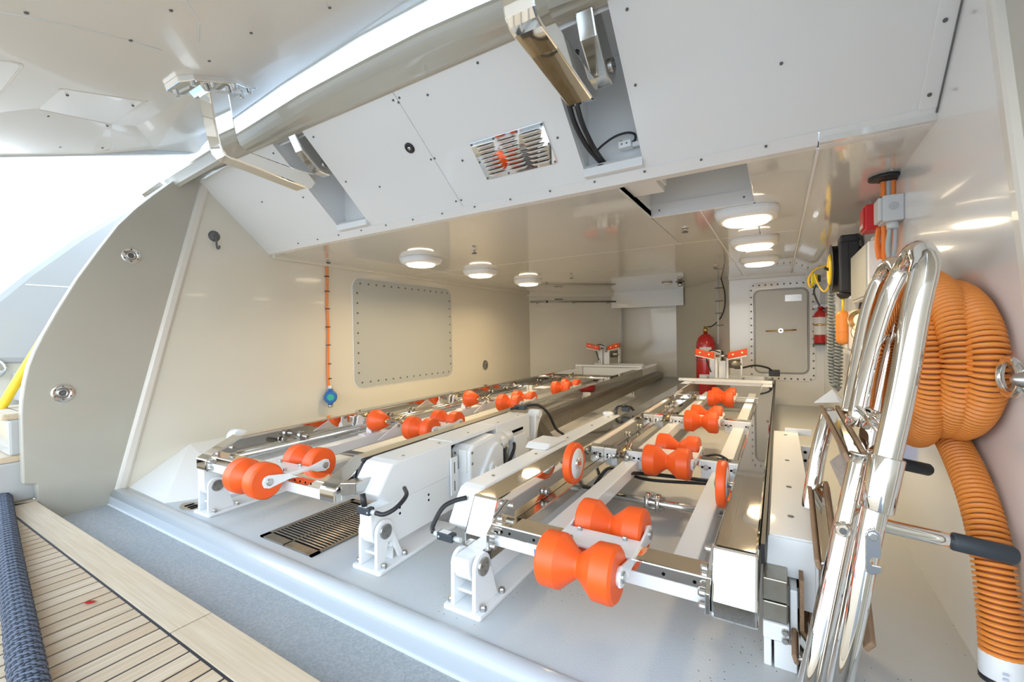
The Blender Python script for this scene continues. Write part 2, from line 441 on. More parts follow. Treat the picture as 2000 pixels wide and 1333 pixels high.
vs, fs = fpoly([(-1.2615, YT), (SR0, YT), (SR0, YB), (-1.2295, YB)]); mesh('fascia_panel', vs, fs, 'fascia', fa)
vs, fs = fpoly([(SR1, YT), (XR-.002, YT), (XR-.002, YB), (SR1, YB)]); mesh('fascia_panel', vs, fs, 'fascia', fa)
vs, fs = fpoly([(XL, YT-.06), (XR, YT-.06), (XR, YB+.05), (XL, YB+.05)], .004, -.022)
# two slots for the hinge arms
for x0, x1 in ((SL0, SL1), (SR0, SR1)):
    b = MB(); yb = 1.575
    deep = 1.93
    zb = fas(yb)
    # side cheeks, back, top, bottom of the recess
    for x, xx in ((x0-.008, x0), (x1, x1+.008)):
        b.prism([(YT-.02, fas(YT-.02)+.03), (YB, fas(YB)+.03), (deep, fas(YB)+.03), (deep, 1.80), (YT-.02, 1.80)], 'x', x, xx)
    b.box((x0, yb, zb-.03), (x1, deep, zb)); b.box((x0, deep-.3, zb-.01), (x1, deep-.28, 1.80)); b.box((x0, YT-.02, 1.79), (x1, deep, 1.80))
    b.build('hinge_recess', 'white_matte', fa)
    vs, fs = fpoly([(x0, yb), (x1, yb), (x1, YB), (x0, YB)]); mesh('recess_sill', vs, fs, 'fascia', fa)
# bottom angle trim along the ceiling edge
b = MB().prism([(1.606, fas(1.606)-.004), (1.640, 1.3135), (1.68, 1.3135), (1.68, 1.318), (1.642, 1.319), (1.612, fas(1.612)+.004)], 'x', -2.62, 0.106)
b.build('edge_trim', 'fascia', fa)
b = MB().prism([(1.606, fas(1.606)-.004), (1.640, 1.3105), (1.68, 1.3105), (1.68, 1.318), (1.642, 1.319), (1.612, fas(1.612)+.004)], 'x', 0.109, XR)
b.build('edge_trim', 'fascia', fa)
b = MB().prism([(1.616, fas(1.616)-.002), (1.642, 1.312), (1.68, 1.312), (1.68, 1.318), (1.642, 1.319), (1.612, fas(1.612)+.004)], 'x', XL, -2.622)
b.build('edge_trim', 'fascia', fa)
vs, fs = fpoly([(XR-.042, 1.20), (XR-.001, 1.20), (XR-.001, 1.61), (XR-.042, 1.61)], .006, .006); mesh('edge_trim', vs, fs, 'fascia', fa, bevel=.002)
mesh('edge_line', [Vector((XR-.004, y, fas(y)))+FN*o for y, o in ((1.2, .001), (1.62, .001), (1.62, .0085), (1.2, .0085))]+[Vector((XR-.0005, y, fas(y)))+FN*o for y, o in ((1.2, .001), (1.62, .001), (1.62, .0085), (1.2, .0085))],
     [(0, 1, 2, 3), (4, 7, 6, 5), (0, 4, 5, 1), (1, 5, 6, 2), (2, 6, 7, 3), (3, 7, 4, 0)], 'seam_dark', fa)
def fscrew(x, y, r=.0045, m='grey_dark', o=0.0): bolt(Vector((x, y, fas(y)))+FN*o, FN, r, .004, m, fa, 'screw', 8)
for x, y in ((-2.5, 1.40), (-2.16, 1.43), (-2.12, 1.25), (-1.80, 1.25), (-1.80, 1.42), (-1.62, 1.47), (-1.28, 1.24), (-1.247, 1.24), (-1.262, 1.25),
             (-1.26, 1.43), (-1.24, 1.43), (-1.252, 1.585), (-1.222, 1.585), (-1.12, 1.26), (-0.87, 1.235), (-0.68, 1.235), (-1.115, 1.46), (-0.685, 1.47),
             (-0.38, 1.40), (0.012, 1.445), (-0.36, 1.25)): fscrew(x, y)
for x in [-2.5+.19*i for i in range(14)]: fscrew(x, 1.617, .0042, o=.004)
for y in (1.26, 1.33, 1.45, 1.58): fscrew(0.345, y, .005, o=.006)

# transom beam (cream, rounded, arched)
bx = [(-2.95, 1.665), (-2.386, 1.703), (-2.075, 1.724), (-1.665, 1.754), (-1.29, 1.762), (-0.998, 1.762), (-0.777, 1.751), (-0.535, 1.735), (0.0, 1.70), (0.45, 1.67)]
secs = []
for x in [-2.95+i*(3.4/40) for i in range(41)]:
    for (xa, za), (xb, zb) in zip(bx, bx[1:]):
        if xa-1e-6 <= x <= xb+1e-6: zt = za+(zb-za)*(x-xa)/(xb-xa); break
    a = 1.6975
    secs.append((x, [(1.235, a-.003), (1.206, a-.003), (1.196, a-.014), (1.182, a-.016), (1.172, a-.010), (1.138, zt-.060), (1.122, zt-.050), (1.112, zt-.022), (1.102, zt-.010), (1.100, zt), (1.110, zt+.012), (1.20, zt+.02), (1.25, zt+.02)]))
vs = []; fs = []; n = 13
for x, pr in secs: vs += [(x, y, z) for y, z in pr]
for i in range(40):
    for k in range(n): fs.append((i*n+k, i*n+(k+1) % n, (i+1)*n+(k+1) % n, (i+1)*n+k))
fs += [tuple(range(n))[::-1], tuple(range(40*n, 41*n))]
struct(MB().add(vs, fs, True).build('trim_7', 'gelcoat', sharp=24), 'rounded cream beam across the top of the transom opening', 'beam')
# canvas seen through the gap above the beam
cv = []
for i in range(25):
    x = -2.9+i*(3.4/24)
    for k, (y, z) in enumerate(((1.26, 1.70), (1.31, 1.86), (1.40, 2.05), (1.55, 2.30))):
        cv.append((x, y+.006*sin(i*1.7+k), z))
b = MB().add(cv, [(i*4+k, (i+1)*4+k, (i+1)*4+k+1, i*4+k+1) for i in range(24) for k in range(3)], True)
cvo = b.build('canvas_cover', 'canvas', fix=False); md = cvo.modifiers.new('solid', 'SOLIDIFY'); md.thickness = .006
tag(cvo, 'white stitched canvas cover seen through the gap above the cream beam', 'canvas')
tube('stitch_line', [(-1.9+.35*i, 1.256+.02+.008, 1.775+.006*sin(i)) for i in range(6)], .0015, 'grey_dark', cvo, 6)

# port wing wall (cream cheek aft of the opening) and its mirror to starboard
wing = [(0.840, -0.10), (0.62, -0.10), (0.556, 0.04), (0.555, 0.115), (0.514, 0.128), (0.515, 0.438), (0.519, 0.506), (0.528, 0.58), (0.542, 0.652), (0.561, 0.715), (0.585, 0.777),
        (0.640, 0.905), (0.711, 1.058), (0.79, 1.205), (0.87, 1.347), (0.945, 1.450), (1.024, 1.543), (1.13, 1.66), (1.278, 1.81), (1.33, 1.86), (1.36, 1.80), (1.300, 1.749), (0.860, 0.0)]
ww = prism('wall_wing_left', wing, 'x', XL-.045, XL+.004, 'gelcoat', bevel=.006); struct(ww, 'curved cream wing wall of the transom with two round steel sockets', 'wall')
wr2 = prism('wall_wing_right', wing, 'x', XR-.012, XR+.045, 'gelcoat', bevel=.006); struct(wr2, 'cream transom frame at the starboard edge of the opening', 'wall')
def strip(name, x0, x1, parent, lab):
    d = Vector((1.289-0.838, 1.749+.05)).normalized(); nrm = Vector((d.y, -d.x))
    P0 = Vector((0.836, -0.05)); P1 = Vector((1.297, 1.755))
    pr = [(-.026, 0), (-.021, .010), (-.012, .013), (.012, .012), (.022, .006), (.026, 0)]
    vs = []
    for P in (P0, P1):
        for a, o in pr: vs.append((x0+(o if x1 > x0 else -o), P.x+nrm.x*a, P.y+nrm.y*a))
    k = len(pr)
    o = mesh(name, vs, [tuple(range(k)), tuple(range(k, 2*k))]+[(i, (i+1) % k, (i+1) % k+k, i+k) for i in range(k)], 'gelcoat_door', parent)
    return o
strip('edge_bead', XL+.003, XL+1, ww, ''); strip('edge_bead', XR-.012, XR-1, wr2, '')
for y, z, k in ((0.649, 0.517, 'lower'), (0.918, 1.198, 'upper')):
    t = thing('round_socket', 'round polished steel socket, the '+k+' one on the cream wing wall', 'socket', (XL+.004, y, z-.04), 'round sockets on the wing wall')
    lathe('flange', [(.0415, 0), (.0415, .004), (.039, .006), (.021, .006), (.021, .003), (.019, .003)], (XL+.004, y, z), (1, 0, 0), 'chrome_soft', t, 32)
    lathe('ring', [(.0205, 0), (.0205, .0075), (.016, .0085), (.013, .0085), (.013, .001)], (XL+.0045, y, z), (1, 0, 0), 'stainless', t, 28)
    lathe('plug', [(.0125, 0), (.0125, .003), (.007, .004)], (XL+.005, y, z), (1, 0, 0), 'grey_dark', t, 20)
    for i in range(6):
        a = i*pi/3+.5; bolt((XL+.0095, y+.031*cos(a), z+.031*sin(a)), (1, 0, 0), .0042, .003, 'grey_dark', t, 'screw')

# raised transom door
def dz(y): return 1.80+0.38*(y-0.9)
YA = -0.30
hedge = [(-2.87, 1.255), (-2.60, 1.262), (-2.437, 1.24), (-1.875, 1.172), (-1.33, 1.13), (-1.0, 1.135), (-0.4, 1.14), (0.30, 1.14)]
d1 = thing('door_1', 'raised cream transom door hanging overhead, seen from below', 'door', (-1.25, 1.2, 1.7), kind='structure')
# underside: main plane, hinge-side flange, end flange folded down to the rim
def rimz(y): return 1.845+.36*(y-1.24)
def hy(x):
    for (xa, ya), (xb, yb) in zip(hedge, hedge[1:]):
        if xa-1e-6 <= x <= xb+1e-6: return ya+(yb-ya)*(x-xa)/(xb-xa)
cols = [-2.87, -2.60, -2.437, -1.875, -1.33, -1.0, -0.4, 0.30]
def mp(x, y): return (x, y, dz(y))
F_ = mp(-2.087, .89); V1 = mp(-2.62, .876); V2 = (-2.862, 1.03, 1.787); V3 = (XL, 1.235, 1.842)
cA = [mp(-1.98, YA), mp(-2.385, .49), mp(-2.591, .78), V1]
rim_ = [(XL, y, rimz(y)) for y in (YA, .49, .78)]
he = [(x, hy(x)-.035, dz(hy(x)-.035)-.014) for x in (0.30, -0.4, -1.0, -1.33, -1.875, -2.437, -2.62)]
pv = cA+rim_+[V2, V3, F_, mp(-1.70, .93), mp(.30, .93), mp(.30, YA)]+he
i0 = {'cA': 0, 'rim': 4, 'V2': 7, 'V3': 8, 'F': 9, 'G': 10, 'H': 11, 'I': 12, 'he': 13}
pf = [(0, 1, 2, 3, 9, 10, 11, 12), (0, 4, 5, 1), (1, 5, 6, 2), (2, 6, 7, 3), (3, 7, 9), (10, 17, 16, 15, 14, 13, 11), (9, 7, 18, 17, 10), (7, 8, 19, 18)]
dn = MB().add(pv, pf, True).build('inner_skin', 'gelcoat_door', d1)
md = dn.modifiers.new('solid', 'SOLIDIFY'); md.thickness = .012; md.offset = 0
md = dn.modifiers.new('soft', 'BEVEL'); md.width = .018; md.segments = 4; md.limit_method = 'ANGLE'; md.angle_limit = radians(7)
# rim and outer skin
b = MB().prism([(YA, rimz(YA)-.012), (1.20, rimz(1.20)-.012), (1.238, rimz(1.238)-.004), (1.262, rimz(1.24)+.02), (1.262, rimz(1.24)+.05), (YA, rimz(YA)+.05)], 'x', XL-.03, XL+.004)
b.build('rim', 'gelcoat_white', d1, .006)
hp = [(x, hy(x)-.004) for x in cols]
vs = []; n = len(hp)
for x, y in hp: vs += [(x, y-.034, dz(y-.034)-.016), (x, y, dz(y)-.008), (x, y+.004, dz(y)+.035), (x, y-.02, dz(y)+.10)]
fs = [(i*4+k, (i+1)*4+k, (i+1)*4+k+1, i*4+k+1) for i in range(n-1) for k in range(3)]
ln = MB().add(vs, fs, True).build('hinge_edge', 'gelcoat_door', d1, fix=False)
md = ln.modifiers.new('solid', 'SOLIDIFY'); md.thickness = .01; md.offset = 0
b = MB().prism([(YA, dz(YA)+.09), (1.16, dz(1.16)+.09), (1.16, dz(1.16)+.115), (YA, dz(YA)+.115)], 'x', XL-.03, .36)
b.build('outer_skin', 'gelcoat_white', d1)
b = MB().prism([(YA-.02, dz(YA)-.02), (YA+.02, dz(YA)-.02), (YA+.02, dz(YA)+.11), (YA-.02, dz(YA)+.11)], 'x', XL-.03, .36); b.build('rim', 'gelcoat_white', d1)
b = MB().prism([(YA, rimz(YA)), (1.10, rimz(1.1)), (1.10, rimz(1.1)+.11), (YA, rimz(YA)+.11)], 'x', .30, .335); b.build('rim', 'gelcoat_white', d1)
# access covers on the door
def dpt(x, y, o=.004): return (x, y, dz(y)-o)
def cover(p):
    n = len(p); v = [Vector(q) for q in p]+[Vector(q)+Vector((0, -.0, .006)) for q in p]
    return v, [tuple(range(n)), tuple(range(2*n-1, n-1, -1))]+[(i, i+n, (i+1) % n+n, (i+1) % n) for i in range(n)]
def flp(y, t):
    """point on the flange: t=0 crease, 1 rim"""
    xc = -2.385-.71*(y-.49); return (xc+(XL-xc)*t, y, dz(y)+(rimz(y)-dz(y))*t-.008)
top = [(-2.15, .505), (-2.145, .52), (-2.23, .765), (-2.25, .772)]
m1 = [dpt(x, y, .008) for x, y in top]+[flp(.775, 0), flp(.50, 0)]
v, f = cover(m1); ac = mesh('access_cover', v, f, 'gelcoat_door', d1, bevel=.0025)
m2 = [flp(.50, 0), flp(.775, 0), flp(.83, .70), flp(.81, .86), flp(.62, .86), flp(.575, .72)]
v, f = cover(m2); mesh('cover_flap', v, f, 'gelcoat_door', ac, bevel=.0025)
ol = smooth_path([m1[0], m1[1], m1[2], m1[3], m1[4], m2[2], m2[3], m2[4], m2[5], m1[5], m1[0]], 6)
tube('sealant_bead', [Vector(p)+Vector((0, 0, .003)) for p in ol], .0028, 'paper', ac, 6)
for p in (dpt(-2.20, .535, .009), dpt(-2.29, .755, .009), flp(.54, .08), flp(.76, .06), flp(.645, .74), flp(.80, .74)): bolt(p, (0, .3, -1), .0045, .004, 'grey_dark', ac, 'screw')
v, f = cover([dpt(x, y, .008) for x, y in rrect(-2.30, .10, -1.93, .375, .03)]); ac2 = mesh('access_cover', v, f, 'gelcoat_door', d1, bevel=.002)
tube('sealant_bead', [Vector(dpt(x, y, .006)) for x, y in rrect(-2.303, .097, -1.927, .378, .03)], .0025, 'paper', ac2, 6, True)
for x, y in ((-1.585, .316), (-1.658, .546), (-1.425, .56), (-1.466, .799), (-1.735, .795), (-1.2, .9)): bolt(dpt(x, y, .006), (0, .3, -1), .005, .004, 'grey_dark', d1, 'screw')
tube('panel_joint', [dpt(-1.60, .24, .006), dpt(-1.62, .40, .006), dpt(-1.655, .53, .006), dpt(-1.70, .64, .006)], .002, 'gelcoat_white', d1, 6)
tube('panel_joint', [dpt(-1.36, .57, .006), dpt(-1.45, .64, .006), dpt(-1.60, .705, .006)], .0018, 'gelcoat_white', d1, 6)

# hinge arms of the door
def hinge_arm(x, lab):
    t = thing('hinge_arm', lab, 'hinge arm', (x, 1.3, 1.5), 'polished hinge arms of the transom door')
    hw = .042
    # side outline of the bent flat arm in (y,z)
    outer = [(.873, 1.775), (.895, 1.62), (.911, 1.545), (.920, 1.522), (.936, 1.507), (.96, 1.500), (1.05, 1.494), (1.20, 1.480), (1.29, 1.472), (1.325, 1.484), (1.345, 1.508)]
    inner = [(1.347, 1.535), (1.33, 1.552), (1.27, 1.548), (1.15, 1.551), (1.03, 1.555), (1.006, 1.560), (.990, 1.575), (.980, 1.60), (.964, 1.70), (.949, 1.80)]
    prism('arm', outer+inner, 'x', x-hw, x+hw, 'chrome', t, .006)
    hn = Vector((0, -.355, .935))
    def pp(a, y, o): return Vector((x+a, y, dz(y)))-Vector((0, -.355, .935))*o
    oct_ = [(-.088, .80), (-.055, .762), (.055, .762), (.088, .80), (.088, .95), (.055, 1.0), (.055, 1.05), (-.055, 1.05), (-.055, 1.0), (-.088, .95)]
    v = [pp(a, y, .004) for a, y in oct_]+[pp(a, y, .028) for a, y in oct_]; n = len(oct_)
    mesh('mounting_plate', v, [tuple(range(n))[::-1], tuple(range(n, 2*n))]+[(i, (i+1) % n, (i+1) % n+n, i+n) for i in range(n)], 'chrome', t, bevel=.003)
    v = [pp(a, y, .02) for a, y in ((-.045, .83), (.045, .83), (.045, .985), (-.045, .985))]+[pp(a, y, .05) for a, y in ((-.045, .845), (.045, .845), (.045, .98), (-.045, .98))]
    mesh('pad', v, [(3, 2, 1, 0), (4, 5, 6, 7), (0, 1, 5, 4), (1, 2, 6, 5), (2, 3, 7, 6), (3, 0, 4, 7)], 'chrome', t)
    for a, y in ((-.068, .80), (.068, .80), (-.068, .87), (.068, .87), (-.066, .95), (.066, .95), (-.03, 1.03), (.03, 1.03)): bolt(pp(a, y, .028), -hn, .0095, .014, 'stainless', t)
    # actuator link inside the recess
    lk = prism('link', [(1.20, 1.72), (1.25, 1.755), (1.38, 1.66), (1.43, 1.60), (1.40, 1.555), (1.34, 1.56), (1.25, 1.63)], 'x', x+.02, x+.075, 'chrome_soft', t, .006)
    cyl('pivot', (x+.07, 1.375, 1.605), (x+.084, 1.375, 1.605), .022, 'stainless', lk)
    for i in range(3): bolt((x+.084, 1.375+.012*cos(i*2.1), 1.605+.012*sin(i*2.1)), (1, 0, 0), .003, .002, 'grey_dark', lk, 'screw')
    return t
hinge_arm(-1.965, 'bent polished steel hinge arm on the port side of the raised door')
hinge_arm(-0.525, 'bent polished steel hinge arm in the fascia slot with black hoses')

# stairs, bulwark and hull to port
st = thing('stairs', 'teak-topped stairs beyond the cream wing wall', 'stairs', (-3.3, .6, .04), kind='structure')
steps = [(.04, .250, .40), (.250, .440, .485), (.440, .62, .62)]
for i, (z0, z1, y) in enumerate(steps):
    box('riser', (-3.63+.0, y, z0), (-2.92, 1.6, z1-.028), 'gelcoat_white_dim', st, .01)
    prism('tread', rrect(-3.40+.06*i, y-.02, -2.925, 1.5, .012), 'z', z1-.028, z1, 'teak_x', st, .004)
    box('tread_joint', (-3.33, y+.045, z1), (-2.93, y+.049, z1+.0008), 'caulk', st)
bw = MB()
prof = [(.50, .645), (.667, .640), (1.75, .60), (1.9, 2.40), (1.639, 2.172), (1.376, 1.893), (1.146, 1.642), (.898, 1.398), (.683, 1.158), (.586, 1.036), (.42, .83)]
bw.prism(prof, 'x', -3.75, -3.60)
bo = bw.build('wall_bulwark', 'gelcoat_white_dim', bevel=.035); struct(bo, 'white sweeping bulwark beyond the stairs against the sky', 'bulwark')
box('joint', (-3.602, .68, 1.08), (-3.5985, 1.3, 1.086), 'seam', bo)
lathe('fairlead', [(.055, 0), (.055, .006), (.04, .010), (.03, .010)], (-3.60, .545, .62), (1, 0, 0), 'chrome_soft', bo, 28)
struct(box('wall_outer', (-3.72, .25, .03), (-3.63, 1.6, .66), 'wall_cream'), 'cream bulkhead at the head of the stairs', 'wall')
yl = tube('yellow_hose', smooth_path([(-3.2, .30, .02+.04), (-3.2, .44, .30), (-3.2, .508, .438), (-3.2, .592, .623), (-3.2, .72, .90)], 8), .02, 'yellow', None, 14)
tag(yl, 'thick yellow shore-power cable rising past the stairs', 'cable')
prism('cleat_bar', [(.985, 1.54), (1.07, 1.635), (1.09, 1.62), (1.0, 1.525)], 'x', XL-.10, XL-.045, 'chrome', ww, .003)
struct(box('hull_side', (-3.75, .2, -.9), (-2.93, 8, -.12), 'gelcoat_white'), 'white hull side below the garage', 'hull')

# teak deck
dk = box('floor_deck', (-4.2, -1.45, -.06), (0.45, .5475, .0375), 'caulk'); struct(dk, 'swim platform deck of narrow teak planks with black caulking', 'deck')
PW = .05235
pm = None
for i in range(66):
    x0 = -3.35 + i*PW + (.0)          # seam phase matched below
    xa = x0 - .0033
    if pm is None:
        o = box('plank', (xa, -1.44, .028), (xa+PW-.0074, .4550, .04), 'teak', dk, .0008); pm = o.data; oc = Vector(o.location)
    else:
        o = bpy.data.objects.new('plank', pm); COL.objects.link(o); o.parent = dk; o.location = oc+Vector((i*PW, 0, 0))
        md = o.modifiers.new('bevel', 'BEVEL'); md.width = .0008; md.segments = 1
for xa, xb in ((-2.868, -1.273), (-1.269, 0.44)): box('border_plank', (xa, .462, .028), (xb, .5525, .04), 'teak_x', dk, .0012)
box('deck_edge', (-2.868, .5480, -.06), (.44, .5525, .0275), 'coaming', dk)
# planks beyond the border's corner, towards the stairs
prism('border_plank', [(-2.93, .462), (-2.872, .5525), (-2.872, .56), (-3.4, .51), (-3.4, .462)], 'z', .028, .04, 'teak_x', dk, .001)
# black woven rope lying on the deck
rp = [(-1.05, .197), (-1.292, .231), (-1.624, .277), (-2.112, .345), (-2.693, .429), (-3.1, .49)]
rt_ = thing('mooring_rope', 'thick dark blue woven mooring rope lying across the teak deck', 'rope', (-2, .33, .04))
core = smooth_path([(x, y, .04+.028) for x, y in rp], 14)
MB().tube(core, .0255, 16).build('rope_core', 'rope', rt_)
L = 0; cum = [0]
for p, q in zip(core, core[1:]): L += (q-p).length; cum.append(L)
def rope_pt(s):
    s = max(0, min(L-1e-6, s))
    for i in range(len(cum)-1):
        if cum[i+1] >= s: return core[i].lerp(core[i+1], (s-cum[i])/(cum[i+1]-cum[i])), (core[i+1]-core[i]).normalized()
for hand, m_ in ((1, 'rope_light'), (-1, 'rope')):
    b = MB(); NS = 9
    for j in range(NS):
        pts = []
        steps_ = 240
        for k in range(steps_+1):
            s = L*k/steps_; c, t_ = rope_pt(s); e1 = t_.cross(Vector((0, 0, 1))).normalized(); e2 = e1.cross(t_)
            a = hand*(s/.11*2*pi)+2*pi*j/NS
            rr = .0262+.0012*cos(s/.11*2*pi*NS*2/2+ (0 if hand > 0 else pi))
            pts.append(c+(e1*cos(a)+e2*sin(a))*rr)
        b.tube(pts, .0032, 5)
    o = b.build('rope_strands', m_, rt_); o['kind'] = 'stuff'
tag(mesh('red_petal', [(-1.63, .40, .0405), (-1.612, .392, .046), (-1.600, .40, .052), (-1.595, .415, .046), (-1.615, .412, .0415), (-1.605, .403, .0405)], [(0, 1, 2, 3, 4), (0, 4, 5), (0, 5, 1), (4, 3, 5), (1, 5, 3, 2)], 'red_box'), 'tiny red scrap lying on the teak planks', 'scrap')

# water around the platform, and an unseen quayside added to bounce light
struct(box('bounce_quay', (-60, -60, -.6), (60, -2.8, -.25), 'bounce_quay'), 'unseen pale concrete quayside added behind the boat to bounce light', 'bounce_quay')
wt = box('water', (-60, -2.8, -1.0), (60, -1.46, -.9), 'water'); tag(wt, 'still harbour water behind the boat', 'water', kind='stuff')
mast = thing('distant_mast', 'faint distant mast with crossbars against the white sky', 'mast', (-60.0, 11.8, -.9))
cyl('pole', (-60, 11.8, -.9), (-60, 11.8, 10.5), .16, 'mast_grey', mast, 8)
for z, w in ((10.2, .5), (9.0, .9), (8.0, .7)): box('crossbar', (-60.1, 11.8-w, z), (-59.9, 11.8+w, z+.14), 'mast_grey', mast)

# ================================================================== FIXTURES ON WALLS AND CEILING
# lamps
def lamp(x, y, lab):
    t = thing('ceiling_light', lab, 'ceiling light', (x, y, ZC-.055), 'round warm ceiling lights')
    s = .135
    pts = rrect(x-s, y-s, x+s, y+s, .095, 8); n = len(pts)
    b = MB(); vs = []
    for f, z in ((1.0, ZC), (1.0, ZC-.014), (.93, ZC-.036), (.80, ZC-.044)):
        vs += [(x+(px-x)*f, y+(py-y)*f, z) for px, py in pts]
    b.add(vs, [(k*n+i, k*n+(i+1) % n, (k+1)*n+(i+1) % n, (k+1)*n+i) for k in range(3) for i in range(n)]+[tuple(range(n)), tuple(range(3*n, 4*n))], False)
    b.build('bezel', 'powder_white', t, .002)
    lathe('lens', [(.100, 0), (.100, .006), (.092, .014), (.06, .019), (.02, .021)], (x, y, ZC-.042), (0, 0, -1), 'lens', t, 36)
    l = bpy.data.lights.new('lamp_glow', 'AREA'); l.shape = 'DISK'; l.size = .18; l.energy = LAMP_W; l.color = (1.0, .77, .45); l.spread = radians(155)
    lo = bpy.data.objects.new('lamp_glow', l); COL.objects.link(lo); lo.parent = t; lo.location = (0, 0, -.012)
for i, y in enumerate((2.37, 3.11, 3.955)):
    o = ('nearest', 'middle', 'farthest')[i]
    lamp(-2.205, y, o+' of the three round ceiling lights along the port wall')
    lamp(-0.127, y, o+' of the three round ceiling lights on the starboard side')
def nozzle(x, y, lab):
    t = thing('mist_nozzle', lab, 'nozzle', (x, y, ZC-.03), 'small ceiling mist nozzles')
    cyl('stem', (x, y, ZC), (x, y, ZC-.022), .007, 'stainless', t, 10)
    cyl('deflector', (x, y, ZC-.022), (x, y, ZC-.027), .017, 'grey_dark', t, 14)
    cyl('escutcheon', (x, y, ZC), (x, y, ZC-.004), .02, 'chrome_soft', t, 16)
nozzle(-1.706, 2.34, 'small mist nozzle in the ceiling beside the nearest port light')
nozzle(-0.43, 2.53, 'small mist nozzle in the ceiling behind the rectangular well')
nozzle(-1.72, 3.95, 'small mist nozzle in the middle of the port ceiling')
nozzle(-0.46, 4.10, 'small mist nozzle in the ceiling near the farthest starboard light')
t = thing('smoke_detector', 'round white smoke detector on the ceiling near the back', 'detector', (-1.08, 5.18, ZC-.03))
lathe('body', [(.055, 0), (.055, .012), (.042, .024), (.03, .03)], (-1.08, 5.18, ZC), (0, 0, -1), 'powder_white', t); cyl('rim', (-1.08, 5.18, ZC-.004), (-1.08, 5.18, ZC-.01), .058, 'grey_dark', t)
t = thing('heat_sensor', 'steel heat sensor on the ceiling beside the smoke detector', 'sensor', (-0.94, 5.18, ZC-.05))
lathe('body', [(.022, 0), (.022, .02), (.03, .022), (.03, .045), (.02, .055)], (-0.94, 5.18, ZC), (0, 0, -1), 'stainless', t); cyl('collar', (-0.94, 5.18, ZC), (-0.94, 5.18, ZC-.008), .045, 'grey_dark', t)

# louvred vent on the fascia
def fpt(x, y, o=0): return Vector((x, y, fas(y)))+FN*o
V0, V1, VY0, VY1 = -1.045, -0.718, 1.417, 1.538
lt = thing('louvre_vent', 'polished steel louvred vent plate on the sloping fascia', 'vent', fpt((V0+V1)/2, VY1))
vs, fs = fpoly([(V0, VY0), (V1, VY0), (V1, VY1), (V0, VY1)], .004, .005); mesh('plate', vs, fs, 'chrome', lt, bevel=.0015)
EY = Vector((0, 1, -.905)).normalized()
b = MB(); nseg = 8; hl = .044; hw_ = .0058; hh = .0105
vsl = []
for i in range(nseg+1):
    a = pi*i/nseg
    vsl.append([(sgn*(hl if abs(c_) < 9 else 0), cos(a)*hw_, sin(a)*hh) for sgn, c_ in ((-1, 0), (1, 0))])
# half-capsule louvre in local coords (x along, y across, z out)
lv = []; lf = []
for i in range(7):
    tt = -1+2*i/6
    xx = hl*tt; k = sqrt(max(.0, 1-(max(0, abs(tt)-.72)/.28)**2))
    for j in range(nseg+1):
        a = pi*j/nseg; lv.append((xx, cos(a)*hw_*max(k, .05), sin(a)*hh*max(k, .05)))
for i in range(6):
    for j in range(nseg): lf.append((i*(nseg+1)+j, (i+1)*(nseg+1)+j, (i+1)*(nseg+1)+j+1, i*(nseg+1)+j+1))
lme = bpy.data.meshes.new('louvre'); lme.from_pydata(lv, [], lf); lme.polygons.foreach_set('use_smooth', [True]*len(lf)); lme.materials.append(MATS['louvre_metal'])
Rm = Matrix((Vector((1, 0, 0)), EY, FN)).transposed().to_euler()
for c in range(3):
    for r_ in range(8):
        place('louvre', lme, fpt(V0+.062+c*.1015, VY0+.016+r_*.0127, .0052), lt, rot=Rm)
for x, y in [(V0+.007+i*.1043, yy) for i in range(4) for yy in (VY0+.006, VY1-.006)]+[(V0+.006, 1.478), (V1-.006, 1.478)]: bolt(fpt(x, y, .005), FN, .0042, .003, 'grey_dark', lt, 'screw', 8)
# round black eye
t = thing('door_sensor', 'small round black socket with a chrome centre on the fascia', 'socket', fpt(-1.332, 1.378))
lathe('ring', [(.023, 0), (.023, .003), (.019, .007), (.011, .007), (.010, .002)], fpt(-1.332, 1.378), FN, 'black', t, 26)
lathe('centre', [(.0085, 0), (.0085, .006), (.005, .008)], fpt(-1.332, 1.378), FN, 'chrome', t, 16)
# hoses and limit switch in the starboard slot
xs_, yb_ = SR0+.03, 1.56
gz = fas(1.575)
t = thing('hydraulic_hoses', 'pair of black hydraulic hoses dropping out of the fascia slot grommet', 'hose', (xs_, 1.55, gz))
for dx, m_ in ((0, 'black'), (.026, 'black_gloss')):
    tube('hose', smooth_path([(xs_-.006+dx*.8, 1.42, 1.72), (xs_-.01+dx, 1.375, 1.60), (xs_-.008+dx, 1.43, 1.50), (xs_+.004+dx*.8, 1.51, 1.44), (xs_+.02+dx*.5, 1.575, 1.41), (xs_+.035+dx*.3, 1.62, 1.39)], 8), .0088, m_, t, 12)
MB().tube([(xs_+.035+.026*cos(a*pi/8), 1.60+.018*sin(a*pi/8), gz+.002) for a in range(16)], .006, 8, True).build('grommet', 'black', t)
t = thing('limit_switch_cable', 'thin black cable arching from the hoses to a white switch block', 'cable', (xs_+.1, 1.6, gz+.05))
tube('cable', smooth_path([(xs_+.02, 1.56, 1.42), (xs_+.05, 1.575, 1.45), (xs_+.09, 1.59, 1.475), (xs_+.13, 1.60, 1.482), (xs_+.158, 1.60, 1.47), (xs_+.160, 1.60, 1.45), (xs_+.148, 1.60, 1.442)], 6), .0042, 'black', t, 10)
sw = box('switch_block', (xs_+.105, 1.575, 1.422), (xs_+.150, 1.612, 1.446), 'powder_white', t, .002)
box('switch_arm', (xs_+.15, 1.59, 1.424), (SR1, 1.605, 1.440), 'powder_white', sw, .002)
for dx in (.118, .136): bolt((xs_+dx, 1.574, 1.434), (0, -1, 0), .0028, .003, 'grey_dark', sw, 'screw')
